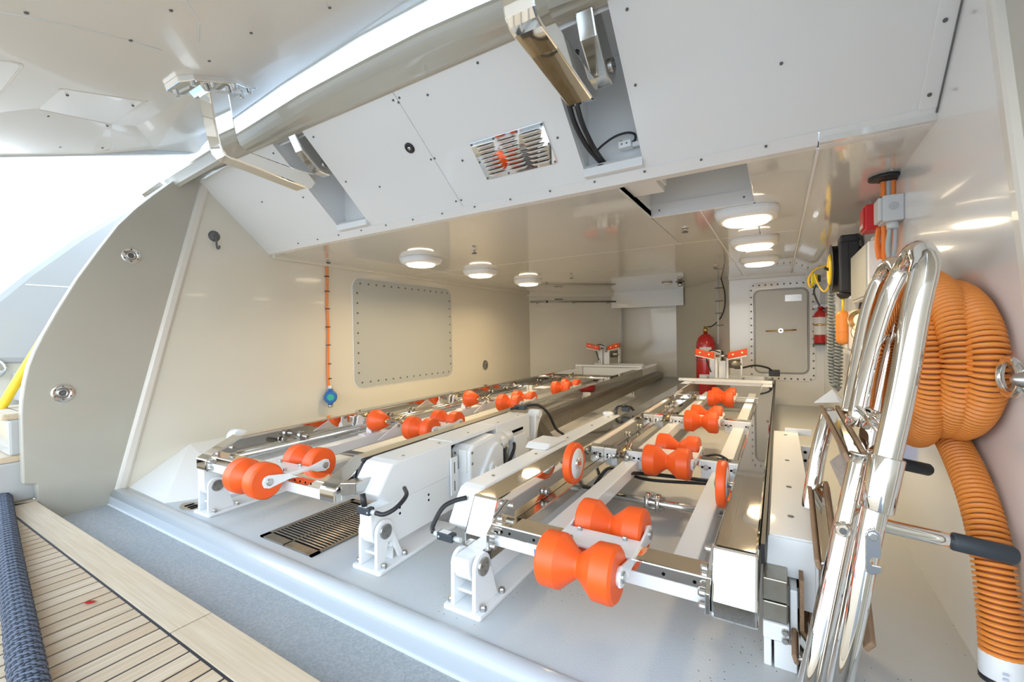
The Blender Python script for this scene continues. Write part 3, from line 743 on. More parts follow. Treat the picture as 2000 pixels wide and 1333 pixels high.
cyl('roller', (xs_+.112, 1.585, 1.448), (xs_+.112, 1.60, 1.448), .006, 'steel_worn', sw, 12)

# hook, cable, sensor, vents, access panel on the port wall
t = thing('coat_hook', 'grey plastic hook on a round suction disc on the port wall', 'hook', (XL, 1.316, 1.30))
lathe('disc', [(.032, 0), (.032, .004), (.022, .012), (.012, .016)], (XL, 1.316, 1.372), (1, 0, 0), 'grey_dark', t)
tube('hook', smooth_path([(XL+.018, 1.316, 1.375), (XL+.022, 1.318, 1.335), (XL+.020, 1.320, 1.31), (XL+.026, 1.322, 1.296), (XL+.040, 1.323, 1.298), (XL+.046, 1.323, 1.312)], 5), .0055, 'grey_dark', t, 10)
t = thing('orange_cable', 'thin orange cable clipped down the port wall to the blue gas detector', 'cable', (XL+.008, 2.065, .36))
tube('cable', smooth_path([(XL+.009, 2.070, 1.33), (XL+.009, 2.071, 1.2), (XL+.010, 2.064, 1.0), (XL+.009, 2.068, .82), (XL+.011, 2.060, .62), (XL+.010, 2.056, .46), (XL+.016, 2.062, .375)], 8), .0085, 'orange_cable', t, 10)
for z in (1.21, 1.10, .97, .835, .70, .56, .45): box('cable_tie', (XL, 2.053, z-.003), (XL+.021, 2.081, z+.003), 'black', t)
cyl('gland', (XL+.004, 2.072, 1.305), (XL+.004, 2.072, 1.312), .028, 'black', t, 16)
t = thing('gas_detector', 'bright blue gas detector with a green face low on the port wall', 'detector', (XL, 2.06, .26))
b = MB(); b.lathe([(.040, 0), (.046, .008), (.046, .05), (.038, .062)], (XL+.02, 2.068, .318), (.8, -.6, 0), 24); b.build('body', 'blue', t)
cyl('face', (XL+.02+.8*.06, 2.068-.6*.06, .318), (XL+.02+.8*.066, 2.068-.6*.066, .318), .024, 'green', t)
cyl('neck', (XL+.03, 2.062, .345), (XL+.03, 2.062, .375), .017, 'blue', t); cyl('cable_gland', (XL+.022, 2.062, .372), (XL+.022, 2.062, .398), .013, 'label', t, 14)
cyl('sensor_tube', (XL+.035, 2.055, .282), (XL+.035, 2.055, .262), .019, 'blue', t); cyl('sensor_head', (XL+.035, 2.055, .264), (XL+.035, 2.055, .240), .0165, 'stainless', t)
for z in (.335, .300): bolt((XL+.03, 2.02, z), (0, -1, 0), .010, .018, 'stainless', t)
box('bracket', (XL, 2.03, .29), (XL+.02, 2.09, .35), 'stainless', t)
t = thing('access_panel', 'large grey rounded access panel bolted on the port wall', 'panel', (XL, 2.91, .35))
MB().prism(rrect(2.30, .35, 3.516, 1.226, .085, 8), 'x', XL-.002, XL+.008).build('sheet', 'panel_grey', t, .002)
MB().tube([(XL+.002, y, z) for y, z in rrect(2.296, .346, 3.520, 1.230, .087, 8)], .0035, 6, True).build('sealant_bead', 'seam', t)
ins = rrect(2.345, .395, 3.471, 1.181, .05, 2)
for i in range(14):
    f = i/13; y = 2.37+f*1.076
    for z in (1.186, .390): bolt((XL+.008, y, z), (1, 0, 0), .0075, .005, 'grey_dark', t, 'screw', 8)
for i in range(1, 10):
    z = .39+i*.0796
    for y in (2.338, 3.478): bolt((XL+.008, y, z), (1, 0, 0), .0075, .005, 'grey_dark', t, 'screw', 8)
t = thing('wall_vent', 'small round dark vent rosette low on the port wall', 'vent', (XL, 4.10, .36))
lathe('ring', [(.055, 0), (.055, .006), (.048, .008), (.044, .004)], (XL, 4.10, .412), (1, 0, 0), 'stainless', t, 28); cyl('back', (XL, 4.10, .412), (XL+.003, 4.10, .412), .045, 'dark_hole', t)
for i in range(8):
    a = i*pi/4; c, s = cos(a), sin(a)
    MB().prism([(4.10+c*.008-s*.004, .412+s*.008+c*.004), (4.10+c*.008+s*.004, .412+s*.008-c*.004), (4.10+c*.045+s*.011, .412+s*.045-c*.011), (4.10+c*.045-s*.011, .412+s*.045+c*.011)], 'x', XL+.003, XL+.006).build('blade', 'stainless', t)
# scupper and grille in the floor
t = thing('floor_scupper', 'oval steel scupper plate in the floor behind the coaming', 'drain', (-2.27, .915, 0))
MB().prism([(-2.27+.075*cos(a*pi/12), .918+.038*sin(a*pi/12)) for a in range(24)], 'z', 0, .004).build('plate', 'stainless', t, .001)
for dx in (-.025, .005, .03): MB().prism(rrect(-2.27+dx-.008, .90, -2.27+dx+.010, .938, .005, 3), 'z', .0035, .0048).build('slot', 'dark_hole', t)
t = thing('floor_grille', 'rectangular steel drain grille set in the floor between the cradles', 'grille', (-1.54, 1.1, 0))
gx0, gx1, gy0, gy1 = -1.69, -1.372, .906, 1.33
box('well', (gx0, gy0, 0.0003), (gx1, gy1, .0012), 'dark_hole', t)
for lo, hi in (((gx0, gy0), (gx1, gy0+.035)), ((gx0, gy1-.02), (gx1, gy1)), ((gx0, gy0), (gx0+.022, gy1)), ((gx1-.012, gy0), (gx1, gy1)), ((gx0+.15, gy0), (gx0+.157, gy1))): box('frame_bar', (*lo, .0008), (*hi, .0062), 'steel_worn', t)
for i in range(24):
    y = gy0+.045+i*.0145; box('slat', (gx0+.02, y, .0008), (gx1-.01, y+.0072, .0056), 'stainless', t)
for x, y, k in ((-1.50, 5.15, 'far'), (-.92, 4.6, 'near')):
    t = thing('chock_bracket', 'small white floor bracket with two bolts, the %s one between the cradles' % k, 'bracket', (x, y, 0), 'floor brackets')
    box('foot', (x-.06, y-.05, 0), (x+.06, y+.05, .008), 'powder_white', t); box('block', (x-.045, y-.03, .008), (x+.045, y+.03, .065), 'powder_white', t, .003)
    box('hoop', (x-.045, y, .065), (x+.045, y+.012, .10), 'powder_white', t, .003)
    for dx in (-.022, .022): bolt((x+dx, y-.03, .04), (0, -1, 0), .008, .006, 'grey_dark', t)

# boathook pole on the angled back wall
bd = Vector((1, 1, 0)).normalized(); bn = Vector((bd.y, -bd.x, 0))
def bw_(s, o, z): return Vector((XL, 5.167, z))+bd*s+bn*o
t = thing('boathook_pole', 'slim boathook pole held high on the angled back wall', 'pole', bw_(.7, .04, 1.15))
cyl('shaft', bw_(.0, .05, 1.19), bw_(1.36, .05, 1.195), .011, 'steel_worn', t, 12)
for s in (.10, .62, 1.13):
    tube('bracket', [bw_(s, .0, 1.195), bw_(s, .045, 1.165), bw_(s+.02, .062, 1.178)], .006, 'stainless', t, 8); tube('bracket_stay', [bw_(s, .045, 1.165), bw_(s+.05, .0, 1.19)], .004, 'stainless', t, 8)
for s in (.22, 1.24): cyl('collar', bw_(s, .05, 1.191), bw_(s+.025, .05, 1.191), .015, 'black', t, 12)
q0, q1 = bw_(.36, .001, 1.222), bw_(.48, .001, 1.222)
nl_ = mesh('name_strip', [q0, q1, q1+Vector((0, 0, .014)), q0+Vector((0, 0, .014)), q0+bn*.006, q1+bn*.006, q1+bn*.006+Vector((0, 0, .014)), q0+bn*.006+Vector((0, 0, .014))], [(0, 1, 2, 3), (7, 6, 5, 4), (0, 4, 5, 1), (1, 5, 6, 2), (2, 6, 7, 3), (3, 7, 4, 0)], 'grey_dark')
tag(nl_, 'small dark strip on the angled wall above the boathook pole', 'label')

# watertight door
d2 = thing('door_2', 'grey watertight door with a central handle on the white bulkhead', 'door', (.02, 5.17, .25), kind='structure')
Y2 = 5.17
MB().prism([(p[0], p[1]) for p in rrect(-.262, .240, .305, 1.235, .06, 5)], 'y', Y2-.008, Y2+.002).build('frame', 'wall_white', d2, .002)
MB().prism(rrect(-.207, .325, .238, 1.152, .05, 6), 'y', Y2-.02, Y2-.006).build('leaf', 'door_grey', d2, .002)
for g, r_ in ((.0, .0032), (.011, .0026)): MB().tube([(x, Y2-.0105, z) for x, z in rrect(-.209-g, .323-g, .240+g, 1.154+g, .052+g, 6)], r_, 6, True).build('gasket', 'seam_dark', d2)
hd = cyl('handle_hub', (.016, Y2-.02, .745), (.016, Y2-.036, .745), .022, 'chrome', d2); cyl('hub_cap', (.016, Y2-.036, .745), (.016, Y2-.042, .745), .010, 'grey_dark', hd)
tube('handle_bar', [(-.115, Y2-.030, .742), (.147, Y2-.030, .750)], .0075, 'brass', d2, 10)
box('name_plate', (.055, Y2-.023, 1.035), (.195, Y2-.0195, 1.10), 'stainless', d2)
for i in range(10):
    x = -.222+i*.485/9
    for z in (1.212, .262): bolt((x, Y2-.008, z), (0, -1, 0), .0085, .005, 'grey_dark', d2)
for i in range(13):
    z = .30+i*.072
    for x in (-.243, .286): bolt((x, Y2-.008, z), (0, -1, 0), .0085, .005, 'grey_dark', d2)

# tall red cylinder with its pipe
t = thing('fire_cylinder', 'tall red fire-suppression cylinder standing in the back corner', 'cylinder', (-.735, 5.6, 0))
lathe('bottle', [(.098, 0), (.10, .02), (.10, .56), (.094, .61), (.075, .66), (.045, .69), (.022, .70)], (-.735, 5.6, .012), (0, 0, 1), 'red', t, 32)
lathe('valve', [(.022, 0), (.022, .03), (.03, .035), (.03, .055), (.018, .06), (.018, .085)], (-.735, 5.6, .71), (0, 0, 1), 'brass', t, 16)
MB().add([( -.735+.1015*sin(a), 5.6-.1015*cos(a), z) for z in (.485, .565) for a in [(-.55+k*.16) for k in range(9)]], [(k, k+1, k+10, k+9) for k in range(8)], True).build('label_band', 'label', t, fix=False)
MB().lathe([(.1025, 0), (.1025, .012)], (-.735, 5.6, .42), (0, 0, 1), 32).build('strap', 'stainless', t)
tube('hose', smooth_path([(-.71, 5.6, .79), (-.66, 5.58, .80), (-.575, 5.53, .88), (-.53, 5.50, 1.0), (-.525, 5.48, 1.15), (-.56, 5.48, 1.31)], 8), .007, 'black', t, 8)
tube('conduit', [(-.60, 5.52, .60), (-.595, 5.50, .75), (-.59, 5.49, 1.31)], .011, 'grey_box', t, 8)
for z in (.80, .93, 1.06, 1.2): box('clip', (-.62, 5.46, z), (-.54, 5.50, z+.006), 'black', t)
box('control_box', (-.63, 5.55, .42), (-.56, 5.60, .52), 'black', t, .004)
t.location = (-.70, 5.30, .012)

# fire extinguisher on the bulkhead
t = thing('fire_extinguisher', 'small red fire extinguisher strapped to the white bulkhead by the door', 'extinguisher', (.338, 5.08, .61))
ex, ey = .338, 5.085
lathe('bottle', [(.052, 0), (.055, .008), (.055, .255), (.048, .285), (.028, .31), (.018, .318)], (ex, ey, .615), (0, 0, 1), 'red', t, 28)
lathe('valve', [(.018, 0), (.018, .02), (.024, .022), (.024, .036)], (ex, ey, .931), (0, 0, 1), 'red', t, 16)
box('lever', (ex-.055, ey-.012, .960), (ex+.045, ey+.012, .968), 'stainless', t); box('lever', (ex-.05, ey-.01, .975), (ex+.03, ey+.01, .982), 'stainless', t)
tube('hose', smooth_path([(ex+.02, ey, .95), (ex+.06, ey-.01, .93), (ex+.07, ey-.01, .85), (ex+.066, ey-.01, .76)], 5), .008, 'black', t, 8)
MB().add([(ex+.0562*sin(a), ey-.0562*cos(a), z) for z in (.70, .865) for a in [(-1.35+k*.19) for k in range(13)]], [(k, k+1, k+14, k+13) for k in range(12)], True).build('label', 'label', t, fix=False)
MB().lathe([(.0575, 0), (.0575, .018)], (ex, ey, .785), (0, 0, 1), 28).build('strap', 'brass', t)
box('wall_bracket', (ex-.06, ey-.055, .60), (ex+.06, 5.165, .612), 'grey_dark', t); box('back_plate', (ex-.02, ey+.05, .61), (ex+.02, 5.165, .93), 'grey_dark', t)

# starboard wall equipment
t = thing('junction_box', 'grey electrical junction box on the starboard wall below the grommet', 'junction box', (.34, 2.02, 1.11))
box('body', (.312, 1.98, 1.122), (XR, 2.075, 1.212), 'grey_box', t, .004); box('lid', (.300, 1.986, 1.127), (.313, 2.069, 1.207), 'grey_box', t, .004)
cyl('knockout', (.342, 1.9805, 1.172), (.342, 1.9785, 1.172), .014, 'grey_cable', t); cyl('cable_gland', (.343, 2.01, 1.123), (.343, 2.01, 1.098), .017, 'grey_box', t)
tube('grey_lead', smooth_path([(.336, 2.01, 1.10), (.330, 2.015, 1.04), (.336, 2.02, .99), (.345, 2.02, 1.0), (.350, 2.015, 1.05), (.350, 2.01, 1.10)], 6), .0065, 'grey_cable', t, 10)
cl_ = thing('cable_bundle', 'orange and grey cables running down from a black ceiling grommet', 'cable', (.345, 2.06, .7))
lathe('grommet', [(.05, 0), (.05, .008), (.03, .012)], (.335, 2.075, 1.300), (0, 0, -1), 'black', cl_)
for i, (dx, m_) in enumerate(((-.014, 'orange_cable'), (.0, 'grey_cable'), (.013, 'orange_cable'))):
    tube('cable', smooth_path([(.345+dx, 2.085, 1.305), (.345+dx, 2.085, 1.20), (.347+dx, 2.09, 1.10), (.350+dx*.8, 2.12, 1.0), (.352+dx*.8, 2.20, .85), (.352+dx*.6, 2.28, .66)], 6), .0085, m_, cl_, 10)
tube('cable', smooth_path([(.335, 2.20, 1.14), (.328, 2.19, 1.08), (.335, 2.19, 1.02), (.345, 2.19, 1.06), (.35, 2.19, 1.14)], 6), .009, 'orange_cable', cl_, 10)
for z in (1.285, 1.225): box('cable_tie', (.318, 2.072, z), (.368, 2.099, z+.004), 'black', cl_)
t = thing('alarm_box', 'red alarm box on the starboard wall behind the junction box', 'alarm', (.345, 2.42, 1.16))
box('housing', (.315, 2.36, 1.165), (XR, 2.47, 1.272), 'red_box', t, .004); box('cover', (.308, 2.37, 1.175), (.316, 2.46, 1.262), 'red_box', t, .002); box('name_strip', (.3075, 2.38, 1.18), (.309, 2.45, 1.195), 'label', t)
t = thing('wall_cabinet', 'upright white equipment cabinet under the red alarm box', 'cabinet', (.34, 2.5, .88))
box('housing', (.318, 2.32, .882), (XR, 2.80, 1.112), 'powder_white', t, .004); box('side_cover', (.312, 2.34, .89), (.319, 2.78, 1.105), 'panel_grey', t, .002); box('cable_entry', (.335, 2.33, 1.112), (XR, 2.38, 1.13), 'grey_box', t)  # grey side sheet paints in the shade on the white cabinet's inboard side
t = thing('wall_cabinet', 'lower white equipment cabinet above the brass horn', 'cabinet', (.34, 2.9, .62))
box('housing', (.322, 2.70, .635), (XR, 3.10, .845), 'powder_white', t, .004); box('door', (.316, 2.72, .645), (.323, 3.08, .835), 'white_matte', t, .002); box('sill', (.31, 2.69, .615), (XR, 3.11, .634), 'grey_box', t, .002)
t = thing('brass_horn', 'polished brass horn fixed on the starboard wall', 'horn', (.34, 2.55, .74))
lathe('bell', [(.012, 0), (.016, .03), (.022, .06), (.034, .085), (.05, .10), (.047, .10), (.03, .082)], (.352, 2.62, .79), (-.35, -.93, 0), 'brass', t, 24); lathe('driver', [(.022, 0), (.025, .01), (.025, .05), (.018, .06)], (.352, 2.68, .79), (0, -1, 0), 'brass', t, 18)
cyl('bracket', (.352, 2.65, .79), (XR, 2.65, .79), .010, 'brass', t, 12); lathe('bell', [(.012, 0), (.018, .04), (.032, .07), (.044, .08), (.04, .08)], (.352, 2.60, .735), (-.35, -.93, 0), 'brass', t, 22)
# cable reel with float
t = thing('cable_reel', 'black cable reel with a yellow face on the starboard wall', 'reel', (.31, 3.0, .92))
lathe('drum', [(.135, 0), (.142, .006), (.142, .022), (.13, .028), (.13, .095), (.14, .10)], (.352, 3.05, 1.085), (-1, 0, 0), 'black', t, 36)
lathe('face', [(.088, 0), (.088, .006), (.075, .012), (.04, .012), (.035, .006)], (.252, 3.05, 1.085), (-1, 0, 0), 'yellow', t, 32)
cyl('spindle', (.245, 3.05, 1.085), (.222, 3.05, 1.10), .008, 'black', t, 10)
box('housing', (.275, 2.885, .945), (.362, 2.96, 1.215), 'black', t, .01); box('lid', (.28, 2.88, 1.205), (.365, 3.0, 1.245), 'black', t, .008); box('rib', (.312, 2.880, .95), (.316, 2.886, 1.20), 'black_gloss', t)
lathe('outlet', [(.036, 0), (.03, .02), (.016, .035)], (.300, 2.94, .948), (0, 0, -1), 'black', t, 16); box('wall_plate', (.36, 2.95, .98), (XR, 3.15, 1.19), 'black', t)
fl_ = thing('float_buoy', 'orange capsule float hanging on a yellow cord below the reel', 'float', (.293, 2.95, .66))
lathe('body', [(.004, 0), (.018, .004), (.027, .014), (.030, .028), (.030, .155), (.027, .170), (.018, .180), (.006, .184)], (.293, 2.94, .665), (0, 0, 1), 'orange_hose', fl_, 26); tube('cord', [(.297, 2.94, .915), (.294, 2.94, .845)], .006, 'yellow', fl_, 10)
MB().lathe([(.0305, 0), (.0305, .004)], (.293, 2.94, .735), (0, 0, 1), 26).build('band', 'orange_cable', fl_)
def coil(path, R, turns, r, name, m, parent):
    P = smooth_path(path, 10); L_ = [0]
    for a, b_ in zip(P, P[1:]): L_.append(L_[-1]+(b_-a).length)
    out = []; N = int(turns*9)
    for k in range(N+1):
        s = L_[-1]*k/N
        i = max(j for j in range(len(L_)) if L_[j] <= s+1e-9); i = min(i, len(P)-2)
        c = P[i].lerp(P[i+1], (s-L_[i])/(L_[i+1]-L_[i])); tg = (P[i+1]-P[i]).normalized()
        e1 = tg.cross(Vector((1, 0, .1))).normalized(); e2 = e1.cross(tg); a = 2*pi*turns*k/N
        out.append(c+(e1*cos(a)+e2*sin(a))*R)
    return MB().tube(out, r, 6).build(name, m, parent)
t = thing('coiled_cord', 'grey spiral cord hanging in two long loops beside the red extinguisher', 'cord', (.30, 3.42, .36))
coil([(.283, 3.40, .99), (.281, 3.41, .80), (.277, 3.42, .60), (.281, 3.43, .45), (.297, 3.44, .39), (.308, 3.43, .46), (.313, 3.42, .60), (.316, 3.41, .72)], .0145, 46, .0066, 'spiral', 'cord_grey', t)
coil([(.290, 3.46, .90), (.292, 3.48, .70), (.300, 3.50, .50), (.311, 3.50, .40), (.322, 3.50, .36), (.328, 3.49, .46), (.330, 3.47, .66), (.332, 3.46, .74)], .0145, 40, .0066, 'spiral', 'cord_grey', t)
tube('lead', smooth_path([(.283, 3.40, .99), (.275, 3.38, 1.03), (.29, 3.36, 1.06), (.32, 3.36, 1.03)], 6), .004, 'black', t, 8); box('hanger', (.31, 3.35, .985), (.34, 3.40, 1.0), 'black', t)
t = thing('yellow_plug', 'yellow plug with looped yellow lead hanging by the door', 'plug', (.23, 3.88, 1.07))
box('plug_body', (.205, 3.86, 1.085), (.243, 3.91, 1.155), 'yellow_dull', t, .006); box('plug_nose', (.243, 3.87, 1.095), (.262, 3.90, 1.145), 'black', t, .003)
tube('lead', smooth_path([(.22, 3.88, 1.09), (.20, 3.88, 1.06), (.19, 3.88, 1.12), (.215, 3.86, 1.17), (.25, 3.80, 1.19), (.29, 3.55, 1.16), (.285, 3.5, 1.05), (.26, 3.55, 1.0), (.237, 3.7, 1.06), (.225, 3.85, 1.15)], 8), .0065, 'yellow', t, 8)
tube('black_lead', smooth_path([(.235, 3.88, 1.075), (.22, 3.88, 1.03), (.235, 3.88, .97), (.255, 3.88, .92)], 6), .006, 'black', t, 8); box('blue_switch', (.235, 3.86, 1.055), (.258, 3.89, 1.08), 'blue', t, .003)
cyl('support', (.245, 3.88, 1.12), (XR+.005, 3.95, 1.12), .008, 'grey_box', t, 8)
t = thing('wall_conduit', 'upright grey conduit channel in the starboard back corner', 'conduit', (.36, 5.14, .95))
box('channel', (.345, 5.12, .98), (.378, 5.165, 1.31), 'grey_box', t, .002); box('channel_cover', (.39, 5.12, .98), (.41, 5.165, 1.31), 'grey_box', t, .002); box('end_box', (.335, 5.10, .955), (.40, 5.165, .985), 'grey_box', t, .002)
t = thing('black_hose_ring', 'black rubber hose looped on the starboard wall behind the ladder', 'hose', (.29, 2.4, .5))
MB().tube([(.30+.0*cos(a), 2.42+.075*cos(a), .585+.075*sin(a)) for a in [k*2*pi/28 for k in range(28)]], .022, 12, True).build('loop', 'black_gloss', t)
MB().tube([(.335, 2.42+.075*cos(a), .585+.075*sin(a)) for a in [k*2*pi/28 for k in range(28)]], .022, 12, True).build('loop', 'black', t)
tube('tail', smooth_path([(.30, 2.35, .55), (.285, 2.33, .49), (.29, 2.34, .44), (.30, 2.35, .41)], 6), .009, 'black', t, 10)
t = tube('black_lead', smooth_path([(.352, 2.88, 1.24), (.362, 2.80, 1.18), (.362, 2.78, .95), (.350, 2.80, .86), (.345, 2.76, .80), (.355, 2.7, .74), (.365, 2.68, .70)], 8), .006, 'black', None, 8)
tag(t, 'thin black lead drooping from the reel past the white cabinets', 'cable')
t = thing('blue_pouch', 'small blue plastic case fixed low on the starboard wall behind the ladder', 'case', (.35, 2.15, .27))
box('body', (.322, 2.06, .27), (XR, 2.24, .45), 'blue_tape', t, .012); box('lid', (.318, 2.055, .42), (XR, 2.245, .452), 'blue_tape', t, .006)
# pad eye with D ring
t = thing('pad_eye', 'polished steel ring and pad eye on the starboard wall edge', 'pad eye', (.345, 1.05, .62))
MB().tube([(.338, 1.085+.042*cos(a), .662+.030*sin(a)) for a in [k*2*pi/28 for k in range(28)]], .0062, 12, True).build('ring', 'chrome_soft', t)
lathe('base', [(.026, 0), (.026, .008), (.016, .012), (.010, .028), (.004, .034)], (.357, 1.035, .662), (-1, 0, 0), 'stainless', t, 20); MB().tube([(.345, 1.04+.018*cos(a), .662+.018*sin(a)) for a in [k*2*pi/18 for k in range(18)]], .006, 10, True).build('eye', 'chrome_soft', t)

# ================================================================== BOAT CRADLES
SPOOL = {}
def spool_mesh(hl, R, waist, m):
    k = (hl, R, waist, m)
    if k not in SPOOL:
        b = MB().lathe([(.016, -hl), (R*.88, -hl), (R*.985, -hl+.006), (R, -hl+.012), (R*.985, -hl+.048), (waist+.004, -.008), (waist, -.002), (waist, .002), (waist+.004, .008), (R*.985, hl-.048), (R, hl-.012), (R*.985, hl-.006), (R*.88, hl), (.016, hl)], (0, 0, 0), (1, 0, 0), 32)
        me = bpy.data.meshes.new('roller'); me.from_pydata([tuple(p) for p in b.v], [], b.f); me.polygons.foreach_set('use_smooth', b.s)
        bm = bmesh.new(); bm.from_mesh(me); bmesh.ops.recalc_face_normals(bm, faces=bm.faces)
        for e in bm.edges:
            if e.calc_face_angle(0) > radians(16): e.smooth = False
        bm.to_mesh(me); bm.free(); me.materials.append(MATS[m]); SPOOL[k] = me
    return SPOOL[k]
def roller(t, x, y, z, hl=.090, R=.0625, waist=.029):
    o = place('roller', spool_mesh(hl, R, waist, 'orange'), (x, y, z), t)
    cyl('washer', (x+hl, y, z), (x+hl+.006, y, z), .021, 'label', o, 20); cyl('washer', (x-hl-.006, y, z), (x-hl, y, z), .021, 'label', o, 20)
    return o
def rocker(t, x, y, z, dy=.116, hl=.090, R=.0625, beam_h=.03):
    """white rocker bracket over the cross beam with a roller before and behind it"""
    hp = hl+.007
    br = MB()
    br.box((x-hp, y-.045, z+.004), (x+hp, y+.045, z+.011))
    rk = br.build('rocker_plate', 'powder_white', t, .002)
    for s in (-1, 1):
        pr = [(y-dy-.018, z-.016), (y-dy-.022, z), (y-dy-.016, z+.018), (y-dy, z+.023), (y-.05, z+.011), (y+.05, z+.011), (y+dy, z+.023), (y+dy+.016, z+.018), (y+dy+.022, z), (y+dy+.018, z-.016), (y+dy, z-.023), (y+.045, z-.012), (y-.045, z-.012), (y-dy, z-.023)]
        prism('side_plate', pr, 'x', x+s*hp-.003, x+s*hp+.003, 'powder_white', rk, .001)
        for q in (-1, 1):
            bolt((x+s*(hp+.003), y+q*dy, z), (s, 0, 0), .0125, .005, 'stainless', rk, 'axle_bolt', 14)
    for a, q in ((-.06, -.03), (-.06, .03), (.06, -.03), (.06, .03)): bolt((x+a, y+q, z+.011), (0, 0, 1), .0065, .010, 'stainless', rk)
    roller(t, x, y-dy, z, hl, R); roller(t, x, y+dy, z, hl, R)
def slot_bolt(t, x, y, z, d=(0, -1, 0)):
    box('slot', (x-.018, y-.0012, z-.004), (x+.018, y+.001, z+.004), 'dark_hole', t)
    bolt((x, y, z), d, .0105, .006, 'stainless', t, 'bolt', 12); bolt((x, y-.006, z), d, .0055, .004, 'stainless', t, 'bolt', 6)
def foot(t, x, y, ribs=True, length=.36, pin_dx=1):
    b = MB().prism(rrect(x-.063, y, x+.063, y+length, .008, 3), 'z', 0, .013); ft = b.build('foot_plate', 'powder_white', t, .003)
    py, pz, R = y+.048, .122, .036
    arc = [(py+R*cos(a), pz+R*sin(a)) for a in [radians(d) for d in range(190, -11, -20)]]
    for s in (-1, 1):
        cx = x+s*.036
        prism('cheek', ([(y+.128, .013), (y+.108, .013), (y+.080, .082), (y+.062, .082), (y+.040, .013), (y+.010, .013)] if ribs and s > 0 else [(y+.118, .013), (y+.010, .013)])+arc, 'x', cx-.006, cx+.006, 'powder_white', ft, .0015)
    box('web', (x-.03, y+.03, .045), (x+.03, y+.105, .053), 'powder_white', ft); box('web', (x-.03, y+.085, .013), (x+.03, y+.093, .08), 'powder_white', ft)
    cyl('pin', (x-.046, py, pz), (x+.049, py, pz), .024, 'stainless', ft, 28, .001)
    for i in range(3): bolt((x+.049, py+.013*cos(i*2.1+.6), pz+.013*sin(i*2.1+.6)), (1, 0, 0), .0032, .0015, 'grey_dark', ft, 'screw', 8)
    for dx, dy in ((-.05, .022), (.051, .125), (.053, .03)): bolt((x+dx, y+dy, .013), (0, 0, 1), .0095, .014, 'stainless', ft, 'bolt', 6)
    return ft, py, pz
def lug(t, x, py, pz, top):
    pts = [(py+.043*cos(radians(d)), pz+.043*sin(radians(d))) for d in range(180, 361, 20)]
    prism('lug', pts+[(py+.06, top), (py-.043, top)], 'x', x-.026, x+.026, 'powder_white', t, .002)
def limit_switch(t, x, y, z, side=1):
    o = box('limit_switch', (x-.027, y-.012, z-.010), (x+.027, y+.012, z+.012), 'grip', t, .002)
    box('switch_label', (x-.022, y-.009, z+.012), (x+.012, y+.009, z+.0126), 'label', o); (cyl('switch_plunger', (x-.004, y, z+.012), (x-.012, y, z+.05), .009, 'black', o, 12) if side > 0 else cyl('switch_plunger', (x+.027, y, z), (x+.05, y, z), .007, 'grey_box', o, 12)); cyl('cable_gland', (x+.027*side, y, z), (x+.044*side, y, z), .008, 'grey_box', o, 10)
    bolt((x+.02*side, y-.012, z), (0, -1, 0), .003, .001, 'grey_box', o, 'screw'); return o
def clamp_cluster(t, x, y, z):
    """steel hose-clamp and rod fittings on the cross beams"""
    o = cyl('rod_clamp', (x-.02, y, z), (x+.02, y, z), .021, 'steel_worn', t, 12)
    for i in range(3): cyl('clamp_rod', (x-.012+.018*i, y-.028, z-.012+.02*(i % 2)), (x-.012+.018*i, y+.06, z+.012+.01*i), .0075, 'brass' if i == 1 else 'stainless', o, 10)
    for dx in (-.03, .03): bolt((x+dx, y-.02, z-.01), (0, -1, 0), .010, .016, 'stainless', o, 'bolt', 6)
def inner_bolts(t, x, ys_, z, d):
    for y in ys_:
        o = cyl('guide_bearing', (x, y, z), (x+d*.014, y, z), .0125, 'stainless', t, 16); cyl('bearing_cap', (x+d*.014, y, z), (x+d*.018, y, z), .007, 'steel_worn', o, 10)
